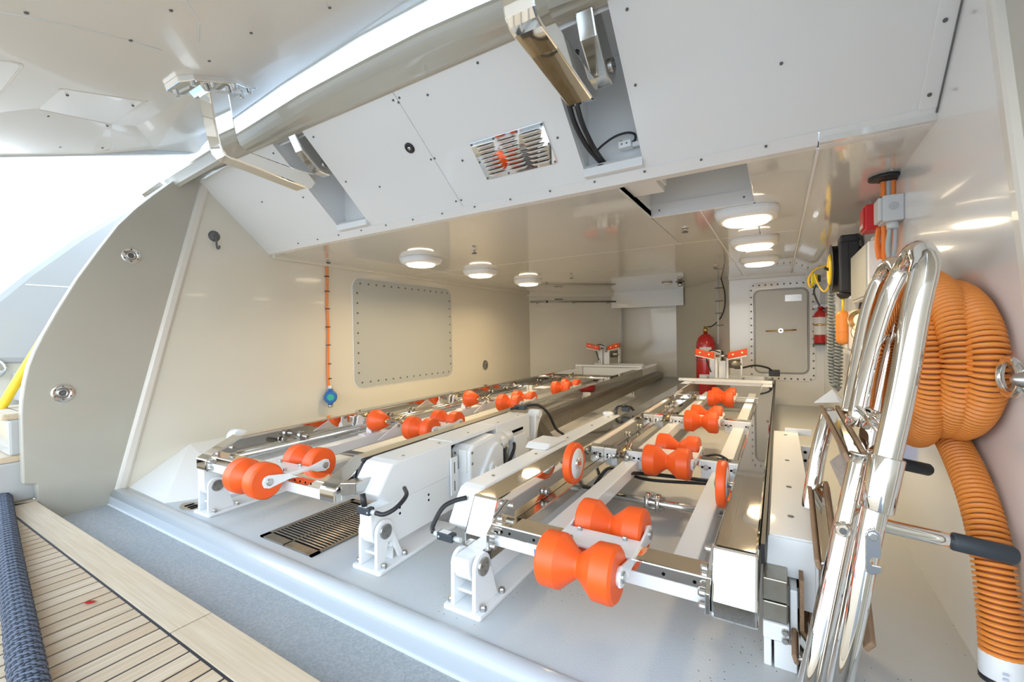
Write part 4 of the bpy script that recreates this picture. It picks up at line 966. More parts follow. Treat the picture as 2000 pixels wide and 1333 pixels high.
def end_stop(t, x, y, z, w=1.0):
    """V-shaped orange buffer on a white post"""
    box('post', (x-.055*w, y-.02, z), (x-.038*w, y+.03, z+.19), 'powder_white', t, .002); box('post', (x+.038*w, y-.02, z), (x+.055*w, y+.03, z+.19), 'powder_white', t, .002)
    box('post_web', (x-.03, y+.02, z), (x+.03, y+.03, z+.16), 'powder_white', t, .002)
    for s in (-1, 1):
        a = Vector((x+s*.055, y-.03, z+.185)); e = Vector((x+s*.215*w, y-.07, z+.225)); dv = e-a
        v = []
        for p in (a, e): v += [p+Vector(q) for q in ((0, .02, -.012), (0, -.06, -.012), (0, -.06, -.002), (0, .02, -.002))]
        fr = mesh('buffer_arm', v, [(0, 1, 2, 3), (7, 6, 5, 4), (0, 4, 5, 1), (1, 5, 6, 2), (2, 6, 7, 3), (3, 7, 4, 0)], 'powder_white', t, bevel=.003)
        a2 = a+Vector((0, 0, .0)); v = []
        for p in (a+dv*.02, e): v += [p+Vector(q) for q in ((0, -.015, 0), (0, -.055, 0), (0, -.055, .058), (0, -.015, .058))]
        pd = mesh('buffer_pad', v, [(0, 1, 2, 3), (7, 6, 5, 4), (0, 4, 5, 1), (1, 5, 6, 2), (2, 6, 7, 3), (3, 7, 4, 0)], 'orange_red', t, bevel=.005)
        for q in (.28, .75): bolt(a+dv*q+Vector((0, -.055, .03)), (0, -1, 0), .008, .004, 'brass', pd, 'bolt', 10)
    cyl('buffer_axle', (x-.05, y-.035, z+.21), (x+.05, y-.035, z+.21), .012, 'stainless', t, 12)
    wb = box('winch_body', (x-.115, y+.05, z+.02), (x-.02, y+.14, z+.26), 'powder_white', t, .006)
    for i in range(6): box('cooling_fin', (x-.105+i*.014, y+.04, z+.01), (x-.10+i*.014, y+.05, z+.07), 'powder_white', wb)
    cyl('winch_motor', (x+.02, y+.10, z+.13), (x+.16, y+.10, z+.13), .042, 'steel_worn', t, 18); prism('guard', rrect(x+.15, z+.02, x+.165, z+.20, .006, 2), 'y', y+.06, y+.14, 'powder_white', t)
    tube('power_lead', smooth_path([(x-.02, y+.04, z+.24), (x-.09, y+.02, z+.26), (x-.14, y+.03, z+.22), (x-.13, y+.04, z+.14), (x-.10, y+.04, z+.05)], 5), .006, 'black', t, 8)

# ------------------------------------------------------------------ starboard cradle
RC = thing('boat_cradle', 'starboard boat cradle with four pairs of orange rollers and two orange wheels', 'boat cradle', (-.408, .95, 0), 'tender cradles')
ZT = .283
def rail(t, x0, x1, tip, zt, h, run, y1, vtip):
    pts = [(tip, zt-h), (tip, zt-h+vtip), (tip+run, zt), (y1, zt), (y1, zt-h)]
    # open channel: top skin, two side skins
    b = MB().prism(pts, 'x', x0, x1)
    return b.build('rail', 'chrome', t, .006)
rl = rail(RC, -.773, -.690, .985, ZT, .133, .050, 4.78, .038)
rr_ = rail(RC, -.127, -.040, .985, ZT, .133, .050, 4.92, .038)
beams = [1.037, 1.955, 2.875, 3.87]
RX = -.392
for i, y in enumerate(beams):
    w = .036 if i == 0 else .028
    bm_ = box('cross_beam', (-.690, y-w, .196), (-.127, y+w, .226), 'chrome', RC, .003)
    if i == 0:
        box('under_beam', (-.690, y-w+.001, .165), (-.127, y+w-.001, .196), 'powder_white', RC, .002)
        for x in (-.655, -.63, -.555, -.225, -.16): bolt((x, y-w, .209), (0, -1, 0), .004, .0006, 'dark_hole', bm_, 'hole')
        for x0, s in ((-.690, 1), (-.127, -1)):
            fp = prism('end_flange', [(y-.062, .16), (y-.062, .205), (y-.02, .235), (y+.055, .262), (y+.075, .25), (y+.075, .16)], 'x', x0, x0+s*.010, 'chrome_soft', RC, .002)
            for yy, zz in ((y-.05, .172), (y-.05, .2), (y-.01, .233), (y+.05, .25)): bolt((x0+s*.010, yy, zz), (s, 0, 0), .0095, .014, 'stainless', fp, 'bolt', 12)
    elif i < 3:
        for xa, xb in ((-.690, -.628), (-.585, -.495), (-.278, -.13)):
            ap = box('mounting_plate', (xa, y-.034, .150), (xb, y-.028, .222), 'powder_white', RC, .002)
            for x in ((xa+.02, xb-.022) if xb-xa > .08 else ((xa+xb)/2,)): slot_bolt(ap, x, y-.034, .196)
        clamp_cluster(RC, -.607, y-.03, .208)
    else:
        clamp_cluster(RC, -.60, y-.02, .215)
    rocker(RC, RX, y, .222, .116, .090)
for x in (-.563, -.205):
    box('stringer', (x-.03, 1.075, .135), (x+.03, 4.45, .187), 'powder_white', RC, .004)
box('side_stringer', (-.689, 1.10, .150), (-.655, 4.4, .190), 'chrome_soft', RC, .003)
inner_bolts(RC, -.690, (1.33, 2.30, 2.52, 3.25, 3.5), .212, 1); inner_bolts(RC, -.127, (1.30,), .17, -1)
# wheels
def wheel(x, y, z, s, tilt=0):
    w = lathe('wheel', [(.052, -.014), (.070, -.014), (.073, -.010), (.073, .010), (.070, .014), (.052, .014)], (x, y, z), (1, 0, tilt), 'orange', RC, 40)
    lathe('wheel_disc', [(.004, -.0145), (.053, -.0145), (.053, .0145), (.004, .0145)], (x, y, z), (1, 0, tilt), 'label', w, 32)
    lathe('wheel_hub', [(.019, 0), (.019, .021), (.011, .023), (.010, .018)], (x, y, z), (s, 0, tilt), 'chrome_soft', w, 20); bolt((x+s*.018, y, z), (s, 0, tilt), .008, .006, 'orange_red', w, 'bolt')
    cyl('wheel_axle', (x, y, z), (x-s*.05, y, z-.0), .009, 'stainless', w, 12)
wheel(-.632, 1.447, .287, 1); wheel(-.158, 1.535, .262, -1)
# drive shaft
cyl('drive_shaft', (-.69, 1.735, .085), (-.13, 1.735, .085), .0155, 'chrome_soft', RC, 20)
cp_ = cyl('coupling_flange', (-.452, 1.735, .085), (-.436, 1.735, .085), .034, 'chrome_soft', RC, 24); cyl('coupling_flange', (-.412, 1.735, .085), (-.396, 1.735, .085), .034, 'chrome_soft', RC, 24)
for i in range(4):
    a = i*pi/2+.6; cyl('coupling_rod', (-.455, 1.735+.026*cos(a), .085+.026*sin(a)), (-.385, 1.735+.026*cos(a), .085+.026*sin(a)), .0055, 'stainless', cp_, 8)
box('blue_tape', (-.553, .9985, .167), (-.515, .9998, .186), 'blue_tape', RC)
tube('hydraulic_line', smooth_path([(-.66, 1.60, .15), (-.60, 1.70, .12), (-.55, 1.78, .16), (-.50, 1.90, .14), (-.3, 1.99, .12), (-.16, 2.0, .12)], 8), .008, 'black', RC, 8)
tube('hydraulic_line', smooth_path([(-.67, 1.75, .11), (-.63, 1.80, .17), (-.58, 1.86, .15), (-.5, 1.95, .10), (-.25, 2.02, .10)], 8), .007, 'black', RC, 8)
tube('hydraulic_line', smooth_path([(-.3, 2.10, .19), (-.24, 2.13, .20), (-.19, 2.12, .18), (-.15, 2.10, .15)], 6), .006, 'black', RC, 8)
tube('hydraulic_line', smooth_path([(-.64, 3.55, .19), (-.67, 3.50, .17), (-.66, 3.45, .14), (-.62, 3.47, .13)], 6), .007, 'black', RC, 8)
# port-side cover, foot, switch
ft, py, pz = foot(RC, -.735, .915, False, .40); lug(RC, -.735, py, pz, .152)
cvp = [(1.02, .185), (1.07, .262), (1.085, .277), (1.11, .283), (2.45, .283), (2.45, .10), (1.15, .10), (1.04, .17)]
cv_ = prism('drive_cover', cvp, 'x', -.862, -.778, 'powder_white', RC, .006)
for y in (1.2, 1.5, 1.8, 2.1, 2.35): bolt((-.815, y, .283), (0, 0, 1), .006, .003, 'steel_worn', cv_, 'screw')
prism('motor_hump', [(1.56, .283), (1.60, .302), (1.72, .302), (1.78, .283)], 'x', -.905, -.80, 'powder_white', cv_, .008)
limit_switch(RC, -.812, .955, .180, -1)
tube('switch_cable', smooth_path([(-.862, .955, .180), (-.872, .965, .195), (-.865, 1.0, .235), (-.845, 1.03, .25), (-.82, 1.06, .255)], 6), .007, 'black', RC, 10)
box('slide_rail', (-.79, 1.0, .125), (-.69, 4.7, .150), 'steel_worn', RC); box('support_beam', (-.765, 1.02, .06), (-.705, 3.2, .126), 'powder_white', RC)
lathe('cover_cap', [(.03, 0), (.03, .012), (.02, .018)], (-.84, 2.42, .283), (0, 0, 1), 'powder_white', RC); tube('switch_cable', smooth_path([(-.80, 2.44, .285), (-.80, 2.45, .32), (-.77, 2.47, .33), (-.74, 2.50, .325), (-.72, 2.52, .30)], 5), .008, 'black_gloss', RC, 8)
box('switch_body', (-.775, 2.46, .30), (-.735, 2.50, .325), 'grip', RC, .003)
# end frame
box('end_bar', (-.825, 4.40, .284), (-.052, 4.44, .310), 'powder_white', RC, .002); box('end_bar', (-.69, 4.41, .258), (-.13, 4.43, .284), 'powder_white', RC, .002); box('end_bar', (-.70, 4.82, .25), (-.127, 4.87, .31), 'powder_white', RC, .002)
end_stop(RC, -.458, 4.52, .31)
tube('power_lead', smooth_path([(-.36, 4.62, .40), (-.30, 4.66, .40), (-.20, 4.72, .42), (-.10, 4.76, .40), (-.06, 4.80, .37)], 6), .009, 'black', RC, 8); box('connector', (-.085, 4.79, .315), (.005, 4.85, .375), 'black', RC, .004)
for x in (-.62, -.30): bolt((x, 4.815, .285), (0, -1, 0), .012, .008, 'steel_worn', RC)
box('track_strip', (-.038, 1.1, .235), (-.030, 4.8, .28), 'black', RC)

# starboard drive beside the cradle
DR = thing('drive_housing', 'long white folded-sheet drive cover between starboard cradle and ladder', 'cover', (.03, 1.8, 0))
cvr = [(1.19, .258), (1.197, .268), (2.44, .268), (2.44, .262), (1.20, .262)]
tc_ = prism('top_sheet', cvr, 'x', -.024, .072, 'powder_white', DR, .001)
prism('side_skirt', [(1.19, .262), (1.20, .2675), (2.44, .2675), (2.44, .225), (1.30, .205), (1.22, .12), (1.19, .105)], 'x', .066, .072, 'powder_white', DR, .001)
prism('nose_sheet', [(-.026, .265), (.066, .265), (.066, .107), (.008, .111), (.005, .150), (.012, .156), (.036, .156), (.043, .163), (.043, .170), (.036, .177), (.012, .178), (-.030, .185)], 'y', 1.187, 1.192, 'powder_white', DR, .001)
for y in (1.33, 1.58, 1.9, 2.36): o = bolt((.022, y, .268), (0, 0, 1), .0075, .002, 'grey_dark', tc_, 'screw')
box('bearing_block', (-.036, 1.115, .150), (.012, 1.19, .200), 'steel_worn', DR, .003); box('bearing_block', (-.036, 1.115, .105), (.012, 1.18, .148), 'steel_worn', DR, .003)
box('channel', (-.035, 1.12, .0), (-.02, 2.4, .10), 'powder_white', DR, .002); box('channel', (-.015, 1.12, .0), (.028, 2.4, .06), 'powder_white', DR, .002); box('channel', (.016, 1.14, .0), (.03, 2.5, .172), 'powder_white', DR, .002); box('channel', (.045, 1.13, .0), (.06, 2.3, .075), 'powder_white', DR, .003)
cl2 = box('clamp_plate', (-.036, 1.11, .065), (.014, 1.135, .104), 'powder_white', DR, .004)
for z in (.075, .093): bolt((.006, 1.11, z), (0, -1, 0), .007, .01, 'stainless', cl2)
box('guide_rail', (.034, 1.14, .0), (.042, 2.5, .2), 'teak_dark', DR)
pl_ = box('end_plate', (.075, 2.20, .14), (.125, 2.21, .26), 'powder_white', DR, .001); box('end_flange', (.02, 2.44, .255), (.125, 2.452, .285), 'powder_white', DR, .001)
for z in (.20, .235): bolt((.09, 2.20, z), (0, -1, 0), .006, .003, 'dark_hole', pl_, 'hole'); bolt((.125, 2.205, z), (1, 0, 0), .008, .012, 'stainless', pl_)

# ------------------------------------------------------------------ port cradle (built square, then turned a little)
LCX, LCY = -1.70, .95
LC = thing('boat_cradle', 'port boat cradle with side rollers along the cream wall', 'boat cradle', (LCX, LCY, 0), 'tender cradles')
ZL = .318
rail(LC, -2.141, -2.061, .900, ZL, .118, .150, 5.45, .050)
rail(LC, -1.334, -1.254, .900, ZL, .118, .150, 6.14, .050)
LX = -1.612
lb = [.952, 1.845, 2.80, 3.76]
for i, y in enumerate(lb):
    w = .034 if i == 0 else .026
    bm_ = box('cross_beam', (-2.061, y-w, .230), (-1.334, y+w, .260), 'chrome', LC, .003)
    if i == 0:
        box('under_beam', (-2.061, y-w+.001, .195), (-1.334, y+w-.001, .230), 'powder_white', LC, .002)
        for x in (-1.52, -1.49, -1.46, -1.43, -1.40): bolt((x, y-w, .243), (0, -1, 0), .004, .0006, 'dark_hole', bm_, 'hole')
        fp = prism('end_flange', [(y-.052, .20), (y-.052, .245), (y-.02, .27), (y+.055, .292), (y+.07, .28), (y+.07, .20)], 'x', -2.061, -2.051, 'chrome_soft', LC, .002)
        for yy, zz in ((y-.04, .212), (y-.04, .24), (y-.01, .268), (y+.05, .28)): bolt((-2.051, yy, zz), (1, 0, 0), .0085, .013, 'stainless', fp, 'bolt', 12)
    else:
        for x in (-2.0, -1.96): box('mounting_plate', (x-.03, y-.032, .20), (x+.0, y-.026, .258), 'powder_white', LC, .002)
        clamp_cluster(LC, -1.93, y+.02, .245)
    rocker(LC, LX, y, .256, .112, .088, .063)
box('stringer', (-1.965, .99, .160), (-1.905, 5.3, .212), 'powder_white', LC, .004)
box('stringer', (-1.40, .99, .160), (-1.345, 5.3, .212), 'powder_white', LC, .004)
cyl('slide_tube', (-2.035, 1.0, .235), (-2.035, 4.6, .235), .017, 'chrome_soft', LC, 16)
inner_bolts(LC, -2.052, (1.24, 1.95, 2.15, 2.6, 3.15, 3.4, 4.1, 4.4), .265, 1)
for yb in (1.70, 2.60, ):
    for x in (-2.045, -1.945):
        ck = prism('side_bracket', [(yb-.075, .212), (yb-.03, .218), (yb-.022, .25), (yb-.016, .295), (yb, .305), (yb+.016, .295), (yb+.022, .25), (yb+.03, .218), (yb+.05, .212)], 'x', x-.005, x+.005, 'powder_white', LC, .001)
        prism('bracket_rib', [(x-.022, .212), (x+.022, .212), (x+.018, .24), (x, .262), (x-.018, .24)], 'y', yb-.026, yb-.021, 'powder_white', ck, .001)
        box('bracket_foot', (x-.03, yb-.075, .212), (x+.03, yb+.04, .217), 'powder_white', ck); bolt((x-.006, yb, .285), (-1, 0, 0), .012, .008, 'stainless', ck)
    b = MB().lathe([(.012, 0), (.054, 0), (.060, .005), (.061, .03), (.030, .100), (.020, .102)], (-1.93, yb, .285), (1, 0, 0), 30)
    o = b.build('side_roller', 'orange', LC); cyl('side_axle', (-1.94, yb, .285), (-1.812, yb, .285), .014, 'brass', o, 14); bolt((-1.818, yb, .285), (1, 0, 0), .016, .008, 'stainless', o, 'bolt', 6)
    prism('gusset', [(yb-.10, .205), (yb+.07, .205), (yb+.07, .265), (yb+.05, .268)], 'x', -1.80, -1.794, 'powder_white', LC, .001); bolt((-1.797, yb+.05, .255), (1, 0, 0), .010, .012, 'stainless', LC, 'bolt', 6)
cyl('drive_shaft', (-2.25, 1.63, .10), (-1.30, 1.63, .10), .0165, 'chrome_soft', LC, 20)
cpl = cyl('coupling', (-2.02, 1.30, .275), (-1.985, 1.30, .275), .020, 'stainless', LC, 16); cyl('coupling_rod', (-2.06, 1.30, .280), (-1.95, 1.30, .272), .008, 'stainless', cpl, 10)
# feet, lift arm, motor cover on the starboard side of this cradle
f1, py, pz = foot(LC, -2.125, .905, False, .62); lug(LC, -2.125, py, pz, .205)
f2, py, pz = foot(LC, -1.135, .915, True, .40)
lug(LC, -1.135, py, pz, .20)
box('support_beam', (-1.165, 1.0, .055), (-1.112, 2.02, .205), 'powder_white', LC, .002); box('support_beam', (-2.16, 1.0, .10), (-2.09, 3.0, .20), 'powder_white', LC)
cvp = [(.955, .222), (1.008, .188), (2.03, .186), (2.03, .326), (1.045, .326), (1.025, .322), (1.012, .312)]
# cover in two lengths around the gearbox opening
c1 = prism('motor_cover', [(.950, .238), (1.010, .188), (1.345, .188), (1.345, .327), (1.05, .327), (1.02, .322), (1.005, .310)], 'x', -1.238, -1.110, 'powder_white', LC, .008)
prism('motor_cover', [(1.345, .310), (1.69, .310), (1.69, .327), (1.345, .327)], 'x', -1.238, -1.112, 'powder_white', LC, .004)
prism('motor_cover', [(1.69, .165), (2.03, .165), (2.03, .327), (1.69, .327)], 'x', -1.238, -1.112, 'powder_white', LC, .004)
box('cover_back', (-1.238, 1.34, .15), (-1.20, 1.70, .311), 'grey_dark', LC)
for y in (1.1, 1.3, 1.5, 1.75, 1.95): bolt((-1.14, y, .327), (0, 0, 1), .0055, .003, 'steel_worn', c1, 'screw')
for y, z in ((1.05, .165), (1.05, .145), (1.20, .160), (1.20, .140)): bolt((-1.112, y, z), (1, 0, 0), .0045, .0012, 'dark_hole', f2, 'hole')
gb = prism('gearbox', [(1.40, .085), (1.66, .085), (1.66, .265), (1.635, .300), (1.60, .308), (1.43, .298), (1.40, .28)], 'x', -1.16, -1.062, 'powder_white', LC, .010)
prism('gearbox_face', [(1.435, .09), (1.64, .09), (1.64, .245), (1.60, .280), (1.55, .262), (1.47, .18)], 'x', -1.064, -1.044, 'powder_white', gb, .008)
cyl('gearbox_boss', (-1.046, 1.54, .175), (-1.030, 1.54, .175), .030, 'powder_white', gb); bolt((-1.030, 1.54, .175), (1, 0, 0), .011, .007, 'stainless', gb)
for y, z in ((1.415, .27), (1.415, .225), (1.415, .10), (1.65, .25), (1.62, .11)): bolt((-1.062, y, z), (1, 0, 0), .006, .003, 'steel_worn', gb)
for x, z in ((-1.135, .265), (-1.135, .225), (-1.085, .255), (-1.085, .21), (-1.135, .10), (-1.10, .095)): bolt((x, 1.40, z), (0, -1, 0), .0055, .003, 'steel_worn', gb)
prism('gearbox_rib', rrect(-1.115, .19, -1.075, .285, .004, 2), 'y', 1.392, 1.402, 'powder_white', gb, .002)
cyl('motor', (-1.11, 1.66, .250), (-1.11, 1.73, .250), .042, 'powder_white', gb, 24, .006); cyl('motor', (-1.11, 1.73, .258), (-1.11, 1.80, .258), .030, 'powder_white', gb, 20, .006)
for dy in (.02, .045): cyl('hydraulic_fitting', (-1.10, 1.72+dy, .22), (-1.10, 1.72+dy, .12), .006, 'steel_worn' if dy > .03 else 'black', gb, 10)
sl_ = box('slotted_plate', (-1.108, 1.325, .115), (-1.100, 1.368, .265), 'powder_white', LC, .002)
for z0, z1 in ((.20, .245), (.13, .17)): box('slot', (-1.1005, 1.343, z0), (-1.099, 1.348, z1), 'grey_dark', sl_)
box('valve_block', (-1.115, 1.80, .12), (-1.075, 1.93, .255), 'powder_white', LC, .004); box('cover_slot', (-1.1115, 1.80, .258), (-1.110, 1.95, .272), 'dark_hole', LC)
ea = prism('end_lever', [(2.04, .12), (2.07, .12), (2.09, .30), (2.12, .335), (2.16, .33), (2.17, .295), (2.13, .25), (2.10, .20)], 'x', -1.16, -1.105, 'powder_white', LC, .006)
for z in (.28, .255): bolt((-1.13, 2.035, z), (0, -1, 0), .010, .006, 'brass', ea)
cyl('lever_pin', (-1.165, 2.13, .31), (-1.095, 2.13, .31), .022, 'powder_white', ea)
v = [(-1.135+dx, y, z) for dx in (-.022, .022) for y, z in ((2.12, .25), (2.18, .27), (2.42, .07), (2.36, .05))]
mesh('ram', v, [(0, 1, 2, 3), (7, 6, 5, 4), (0, 4, 5, 1), (1, 5, 6, 2), (2, 6, 7, 3), (3, 7, 4, 0)], 'steel_worn', LC, bevel=.004)
tube('hydraulic_line', smooth_path([(-1.22, 2.02, .345), (-1.18, 2.10, .352), (-1.12, 2.16, .35), (-1.08, 2.20, .30), (-1.07, 2.28, .20), (-1.06, 2.38, .14), (-1.0, 2.45, .05)], 8), .008, 'black', LC, 8)
tube('hydraulic_line', smooth_path([(-1.08, 1.74, .14), (-1.06, 1.76, .20), (-1.08, 1.80, .22), (-1.11, 1.84, .20)], 6), .008, 'black', LC, 8)
box('switch_body', (-1.225, 2.06, .335), (-1.16, 2.10, .36), 'grip', LC, .004)
pb = prism('drive_block', [(-1.245, .228), (-1.172, .243), (-1.172, .282), (-1.245, .270)], 'y', .915, .985, 'stainless', LC, .003)
limit_switch(LC, -1.105, .895, .212, 1); tube('switch_cable', smooth_path([(-1.06, .895, .212), (-1.03, .90, .212), (-1.01, .93, .225), (-1.015, .98, .245), (-1.06, 1.02, .25)], 6), .007, 'black', LC, 10)
tube('gap_seal', smooth_path([(-1.246, .985, .25), (-1.246, 1.0, .29), (-1.246, 1.03, .318), (-1.246, 1.1, .322), (-1.246, 2.02, .322)], 6), .006, 'black', LC, 8)
box('slide_rail', (-1.27, 1.9, .13), (-1.19, 6.20, .20), 'steel_worn', LC, .004); box('slide_lip', (-1.255, 2.02, .195), (-1.245, 6.14, .235), 'stainless', LC)
box('side_cover', (-2.235, 1.05, .12), (-2.146, 2.3, .288), 'powder_white', LC, .02); cyl('cover_cap', (-2.20, 1.09, .295), (-2.145, 1.09, .295), .036, 'powder_white', LC)
# end frame and buffer
box('end_bar', (-2.16, 5.40, .319), (-1.29, 5.44, .345), 'powder_white', LC, .002); box('end_bar', (-2.06, 5.41, .21), (-1.335, 5.44, .312), 'powder_white', LC, .002); box('end_bar', (-1.98, 5.64, .32), (-1.33, 5.68, .35), 'powder_white', LC, .002)
end_stop(LC, -1.78, 5.50, .345)
box('black_strap', (-1.78, 5.0, .10), (-1.70, 5.02, .24), 'black', LC)
cyl('tie_rod', (-2.06, 4.7, .25), (-1.34, 4.7, .25), .018, 'chrome', LC, 14); clamp_cluster(LC, -1.95, 4.68, .262)
LC.rotation_euler = (0, 0, radians(1.9))

# ================================================================== HOSE AND LADDER
HS = thing('suction_hose', 'thick orange corrugated suction hose coiled on the starboard wall', 'hose', (.3, 1.3, .15))
hr = .031
path = []
loops = [(.262, 1.445, .215), (.300, 1.435, .240), (.336, 1.420, .250)]     # x, centre y, half width in y
zc, hz = .675, .155
for k, (x, yc, a_) in enumerate(loops):
    xn = loops[min(k+1, 2)][0] if k < 2 else x; ycn = loops[min(k+1, 2)][1]; an = loops[min(k+1, 2)][2]
    for j in range(24):
        f = j/24; an_ = pi*.5+2*pi*f            # start at top, go to far side first
        s = f*f*(3-2*f)
        X, YC, A_ = x+(xn-x)*s, yc+(ycn-yc)*s, a_+(an-a_)*s
        zz = zc+(hz+.0*k)*sin(an_)+(.03 if k == 1 else 0)*max(0, sin(an_))-(.03 if k == 0 else .0)*max(0, -sin(an_))
        path.append((X, YC+A_*cos(an_), zz))
# tail: after the last loop comes over the top, falls down the near limb and off to the floor
path += [(.336, 1.42, zc+hz), (.337, 1.55, .78), (.338, 1.62, .67), (.338, 1.56, .55), (.337, 1.42, .505), (.336, 1.31, .46), (.336, 1.232, .412), (.336, 1.18, .36), (.336, 1.146, .30), (.336, 1.122, .22), (.336, 1.111, .160)]
def hose_mesh(path, r, pitch):
    P = smooth_path(path, 10); Ls = [0]
    for a, b_ in zip(P, P[1:]): Ls.append(Ls[-1]+(b_-a).length)
    N = int(Ls[-1]/pitch); pts = []; rs = []; i = 0
    for k in range(N):
        for f, rad in ((0, .78), (.20, .80), (.32, .985), (.5, 1.0), (.76, .985), (.88, .80)):
            s = (k+f)*pitch
            while i < len(Ls)-2 and Ls[i+1] < s: i += 1
            pts.append(P[i].lerp(P[i+1], (s-Ls[i])/(Ls[i+1]-Ls[i]))); rs.append(r*rad)
    return MB().tube(pts, rs, 18)
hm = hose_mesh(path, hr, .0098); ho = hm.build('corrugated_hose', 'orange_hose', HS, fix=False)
ho.data.materials.append(MATS['hose_groove_shade'])
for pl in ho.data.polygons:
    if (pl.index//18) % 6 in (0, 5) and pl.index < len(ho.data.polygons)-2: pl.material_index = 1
cf = cyl('hose_cuff', (.336, 1.112, .165), (.335, 1.105, .118), .031, 'label', HS, 22, .002); cyl('cuff_ring', (.335, 1.106, .126), (.335, 1.105, .117), .0315, 'black', cf, 22); cyl('hose_end', (.335, 1.105, .118), (.335, 1.101, .085), .024, 'grey_box', HS, 20, .002)
for k in range(3): box('print_mark', (.3255, 1.0748+.0003*k, .146-.009*k), (.3325, 1.0762, .150-.009*k), 'label_blue', cf)
tube('hose_hanger', [(.262, 1.43, .795), (.37, 1.43, .795)], .010, 'stainless', HS, 12)
LD = thing('bathing_ladder', 'polished steel bathing ladder with teak treads leaning at the starboard wall', 'ladder', (.1, 1.2, 0))
r_t = .0215
def ltube(name, pts, r, seg=20, par=None): return tube(name, smooth_path(pts, 5), r, 'chrome', par or LD, seg)
ltube('hoop', [(0.1606, 1.0309, 0.4848), (0.1914, 1.0522, 0.6386), (0.2134, 1.0679, 0.7785), (0.2259, 1.0766, 0.8437), (0.233, 1.0931, 0.8713), (0.2348, 1.1178, 0.89), (0.2392, 1.1676, 0.903), (0.2428, 1.2284, 0.9055), (0.2397, 1.2731, 0.8856), (0.2247, 1.2867, 0.843), (0.2098, 1.2886, 0.798), (0.1792, 1.268, 0.6828), (0.1467, 1.2341, 0.5294)], r_t)
ltube('hoop', [(0.1658, 1.2875, 0.4251), (0.189, 1.3039, 0.565), (0.2161, 1.3227, 0.7048), (0.2407, 1.3528, 0.8109), (0.2511, 1.3734, 0.8667), (0.2532, 1.4104, 0.8964), (0.2517, 1.4565, 0.9125), (0.2469, 1.5005, 0.9106), (0.2378, 1.5296, 0.8834), (0.2228, 1.5315, 0.8431), (0.2006, 1.5166, 0.7531), (0.1701, 1.4719, 0.5894), (0.1565, 1.4508, 0.5205)], .0205)
cyl('sleeve', (.1675, 1.036, .515), (.1485, 1.0225, .418), .0265, 'chrome', LD, 24, .002)
ltube('stile', [(.1539, 1.0264, .4522), (.1397, 1.0165, .3777), (.1128, .9977, .2285), (.0894, .9815, .1045), (.0696, .968, .0)], .0195)
st2 = ltube('stile', [(.1418, 1.1134, .4951), (.1175, 1.0852, .3916), (.0803, 1.0481, .2204), (.0466, 1.0133, .0652), (.033, 1.004, .0)], .0205)
cyl('stile_cap', (.1418, 1.1134, .494), (.1424, 1.114, .499), .0225, 'chrome', st2); cyl('cap_stud', (.158, 1.112, .49), (.155, 1.110, .455), .007, 'chrome', st2, 12); cyl('stud_foot', (.155, 1.110, .456), (.1545, 1.11, .450), .013, 'chrome', st2, 14)
lathe('bolt_boss', [(.015, 0), (.014, .008), (.011, .014)], (.104, 1.058, .360), (-.12, -1, 0), 'chrome', st2, 20); lathe('boss_bolt', [(.006, 0), (.006, .002)], (.1023, 1.0438, .360), (-.12, -1, 0), 'grey_dark', st2, 12)
ltube('stile', [(.1209, 1.4994, .5267), (.0923, 1.4686, .4159), (.0739, 1.4438, .3067), (.0401, 1.3964, .0939), (.025, 1.378, 0)], .020)
ltube('stile', [(.2026, 1.4658, .43), (.1661, 1.4176, .2776), (.1251, 1.3548, .1108), (.099, 1.32, 0)], .019)
tube('cross_tube', [(.1504, 1.2253, .5713), (.1644, 1.0578, .5549)], .0085, 'chrome', LD, 12); tube('cross_tube', [(.167, 1.2706, .5713), (.1757, 1.0767, .5718)], .007, 'chrome', LD, 12)
tube('cross_tube', [(.205, 1.07, .70), (.235, 1.33, .74)], .008, 'chrome', LD, 12); tube('cross_tube', [(.178, 1.04, .55), (.155, 1.30, .44)], .008, 'chrome', LD, 12)
ltube('brace', [(.172, 1.262, .66), (.195, 1.36, .61), (.225, 1.45, .66), (.215, 1.52, .75)], .0085, 12)
# handles with grips
tube('grip_tube', smooth_path([(.1496, 1.0231, .4149), (.152, 1.024, .399), (.1598, 1.026, .3913), (.2589, 1.054, .3727)], 5), .0125, 'chrome', LD, 18); tube('grip', [(.255, 1.0535, .3735), (.259, 1.054, .3727), (.3343, 1.0647, .3614), (.338, 1.0652, .3608)], [.013, .0155, .0155, .013], 'grip', LD, 24)
tube('grip_tube', [(.1971, 1.427, .4121), (.2664, 1.4691, .4015)], .0125, 'chrome', LD, 16); tube('grip', [(.264, 1.4677, .4018), (.268, 1.470, .4012), (.3222, 1.5029, .3859), (.325, 1.505, .385)], [.013, .0155, .0155, .013], 'grip', LD, 24)
# latch hook
hk = prism('latch_plate', [(.128, .318), (.128, .382), (.132, .392), (.140, .396), (.147, .392), (.150, .384), (.150, .345), (.138, .345), (.134, .338), (.138, .331), (.150, .331), (.150, .321), (.140, .314), (.132, .314)], 'y', .984, .989, 'chrome', LD, .001)
bolt((.139, .984, .382), (0, -1, 0), .007, .004, 'stainless', hk)
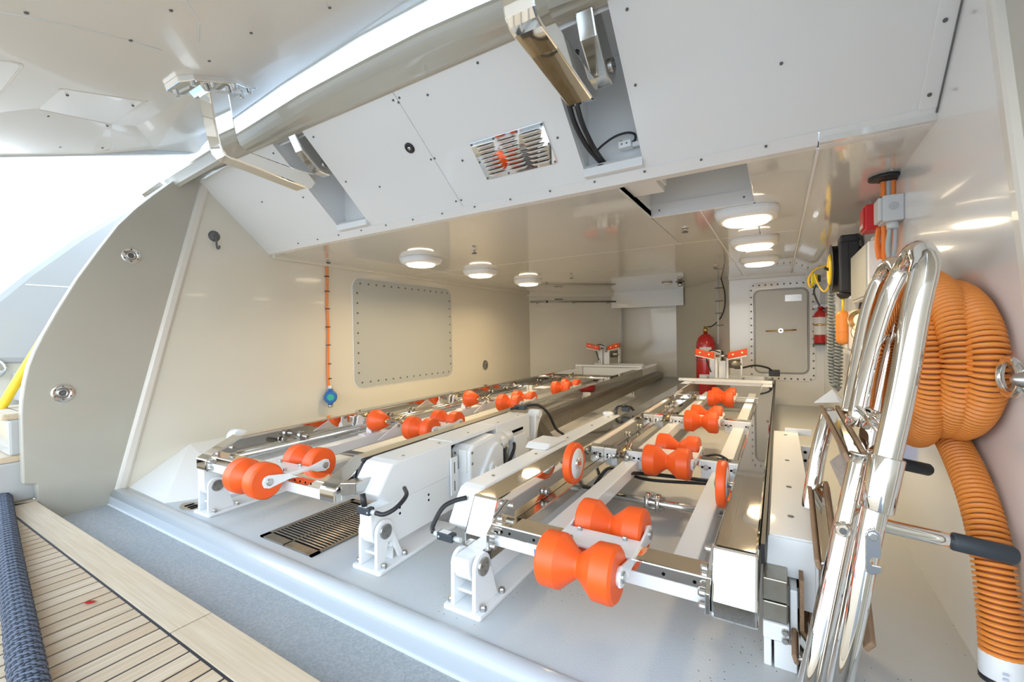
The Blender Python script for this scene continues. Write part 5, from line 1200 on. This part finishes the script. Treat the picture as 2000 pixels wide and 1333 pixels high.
# teak treads: two wooden edges and a steel pan between
def slab(name, q, h0, h1, m, par=None):
    """q = near-left, near-right, far-right, far-left"""
    v = [Vector(p) for p in q]; nrm = (v[1]-v[0]).cross(v[3]-v[0]).normalized()
    w = [p+nrm*h0 for p in v]+[p+nrm*h1 for p in v]
    return mesh(name, w, [(3, 2, 1, 0), (4, 5, 6, 7), (0, 1, 5, 4), (1, 2, 6, 5), (2, 3, 7, 6), (3, 0, 4, 7)], m, par or LD, bevel=.003)
def tread(nl, nr, fl2, fr2, wood='teak_dark'):
    nl, nr, fl2, fr2 = map(Vector, (nl, nr, fl2, fr2)); k = .22
    pan = slab('tread_pan', (nl.lerp(nr, k), nl.lerp(nr, 1-k), fl2.lerp(fr2, 1-k), fl2.lerp(fr2, k)), -.006, .002, 'mirror_steel')
    slab('tread_edge', (nl, nl.lerp(nr, k), fl2.lerp(fr2, k), fl2), -.014, .008, wood, pan); slab('tread_edge', (nl.lerp(nr, 1-k), nr, fr2, fl2.lerp(fr2, 1-k)), -.014, .008, wood, pan)
tread((.1105, 1.1059, .4898), (.1472, 1.1051, .5029), (.0969, 1.5083, .5279), (.1441, 1.5137, .5305))
tread((.0595, 1.083, .2679), (.1004, 1.0847, .2798), (.0643, 1.4616, .3209), (.1124, 1.4676, .3269))
tread((.018, 1.06, .07), (.06, 1.06, .082), (.025, 1.40, .115), (.07, 1.40, .12))
slab('tread_board', ((.1423, 1.1579, .3276), (.1581, 1.1677, .3434), (.1362, 1.3986, .4272), (.1127, 1.4104, .3983)), -.006, .006, 'teak_grey')
slab('tread_board', ((.128, 1.125, .395), (.146, 1.13, .41), (.150, 1.42, .47), (.128, 1.42, .455)), -.006, .006, 'teak_grey')
slab('tread_board', ((.1167, 1.0922, .1302), (.144, 1.1569, .2038), (.1462, 1.3106, .2268), (.1096, 1.3, .1573)), -.006, .006, 'teak_grey')
slab('tread_board', ((.135, 1.05, .135), (.150, 1.055, .150), (.168, 1.30, .21), (.150, 1.30, .20)), -.006, .006, 'teak_dark')
mesh('paper_sheet', [(.085, 1.515, .540), (.142, 1.515, .545), (.160, 1.52, .541), (.128, 1.515, .580), (.085, 1.519, .542), (.142, 1.519, .547), (.160, 1.524, .543), (.128, 1.519, .582)], [(0, 1, 2, 3), (7, 6, 5, 4), (0, 4, 5, 1), (1, 5, 6, 2), (2, 6, 7, 3), (3, 7, 4, 0)], 'paper', LD)
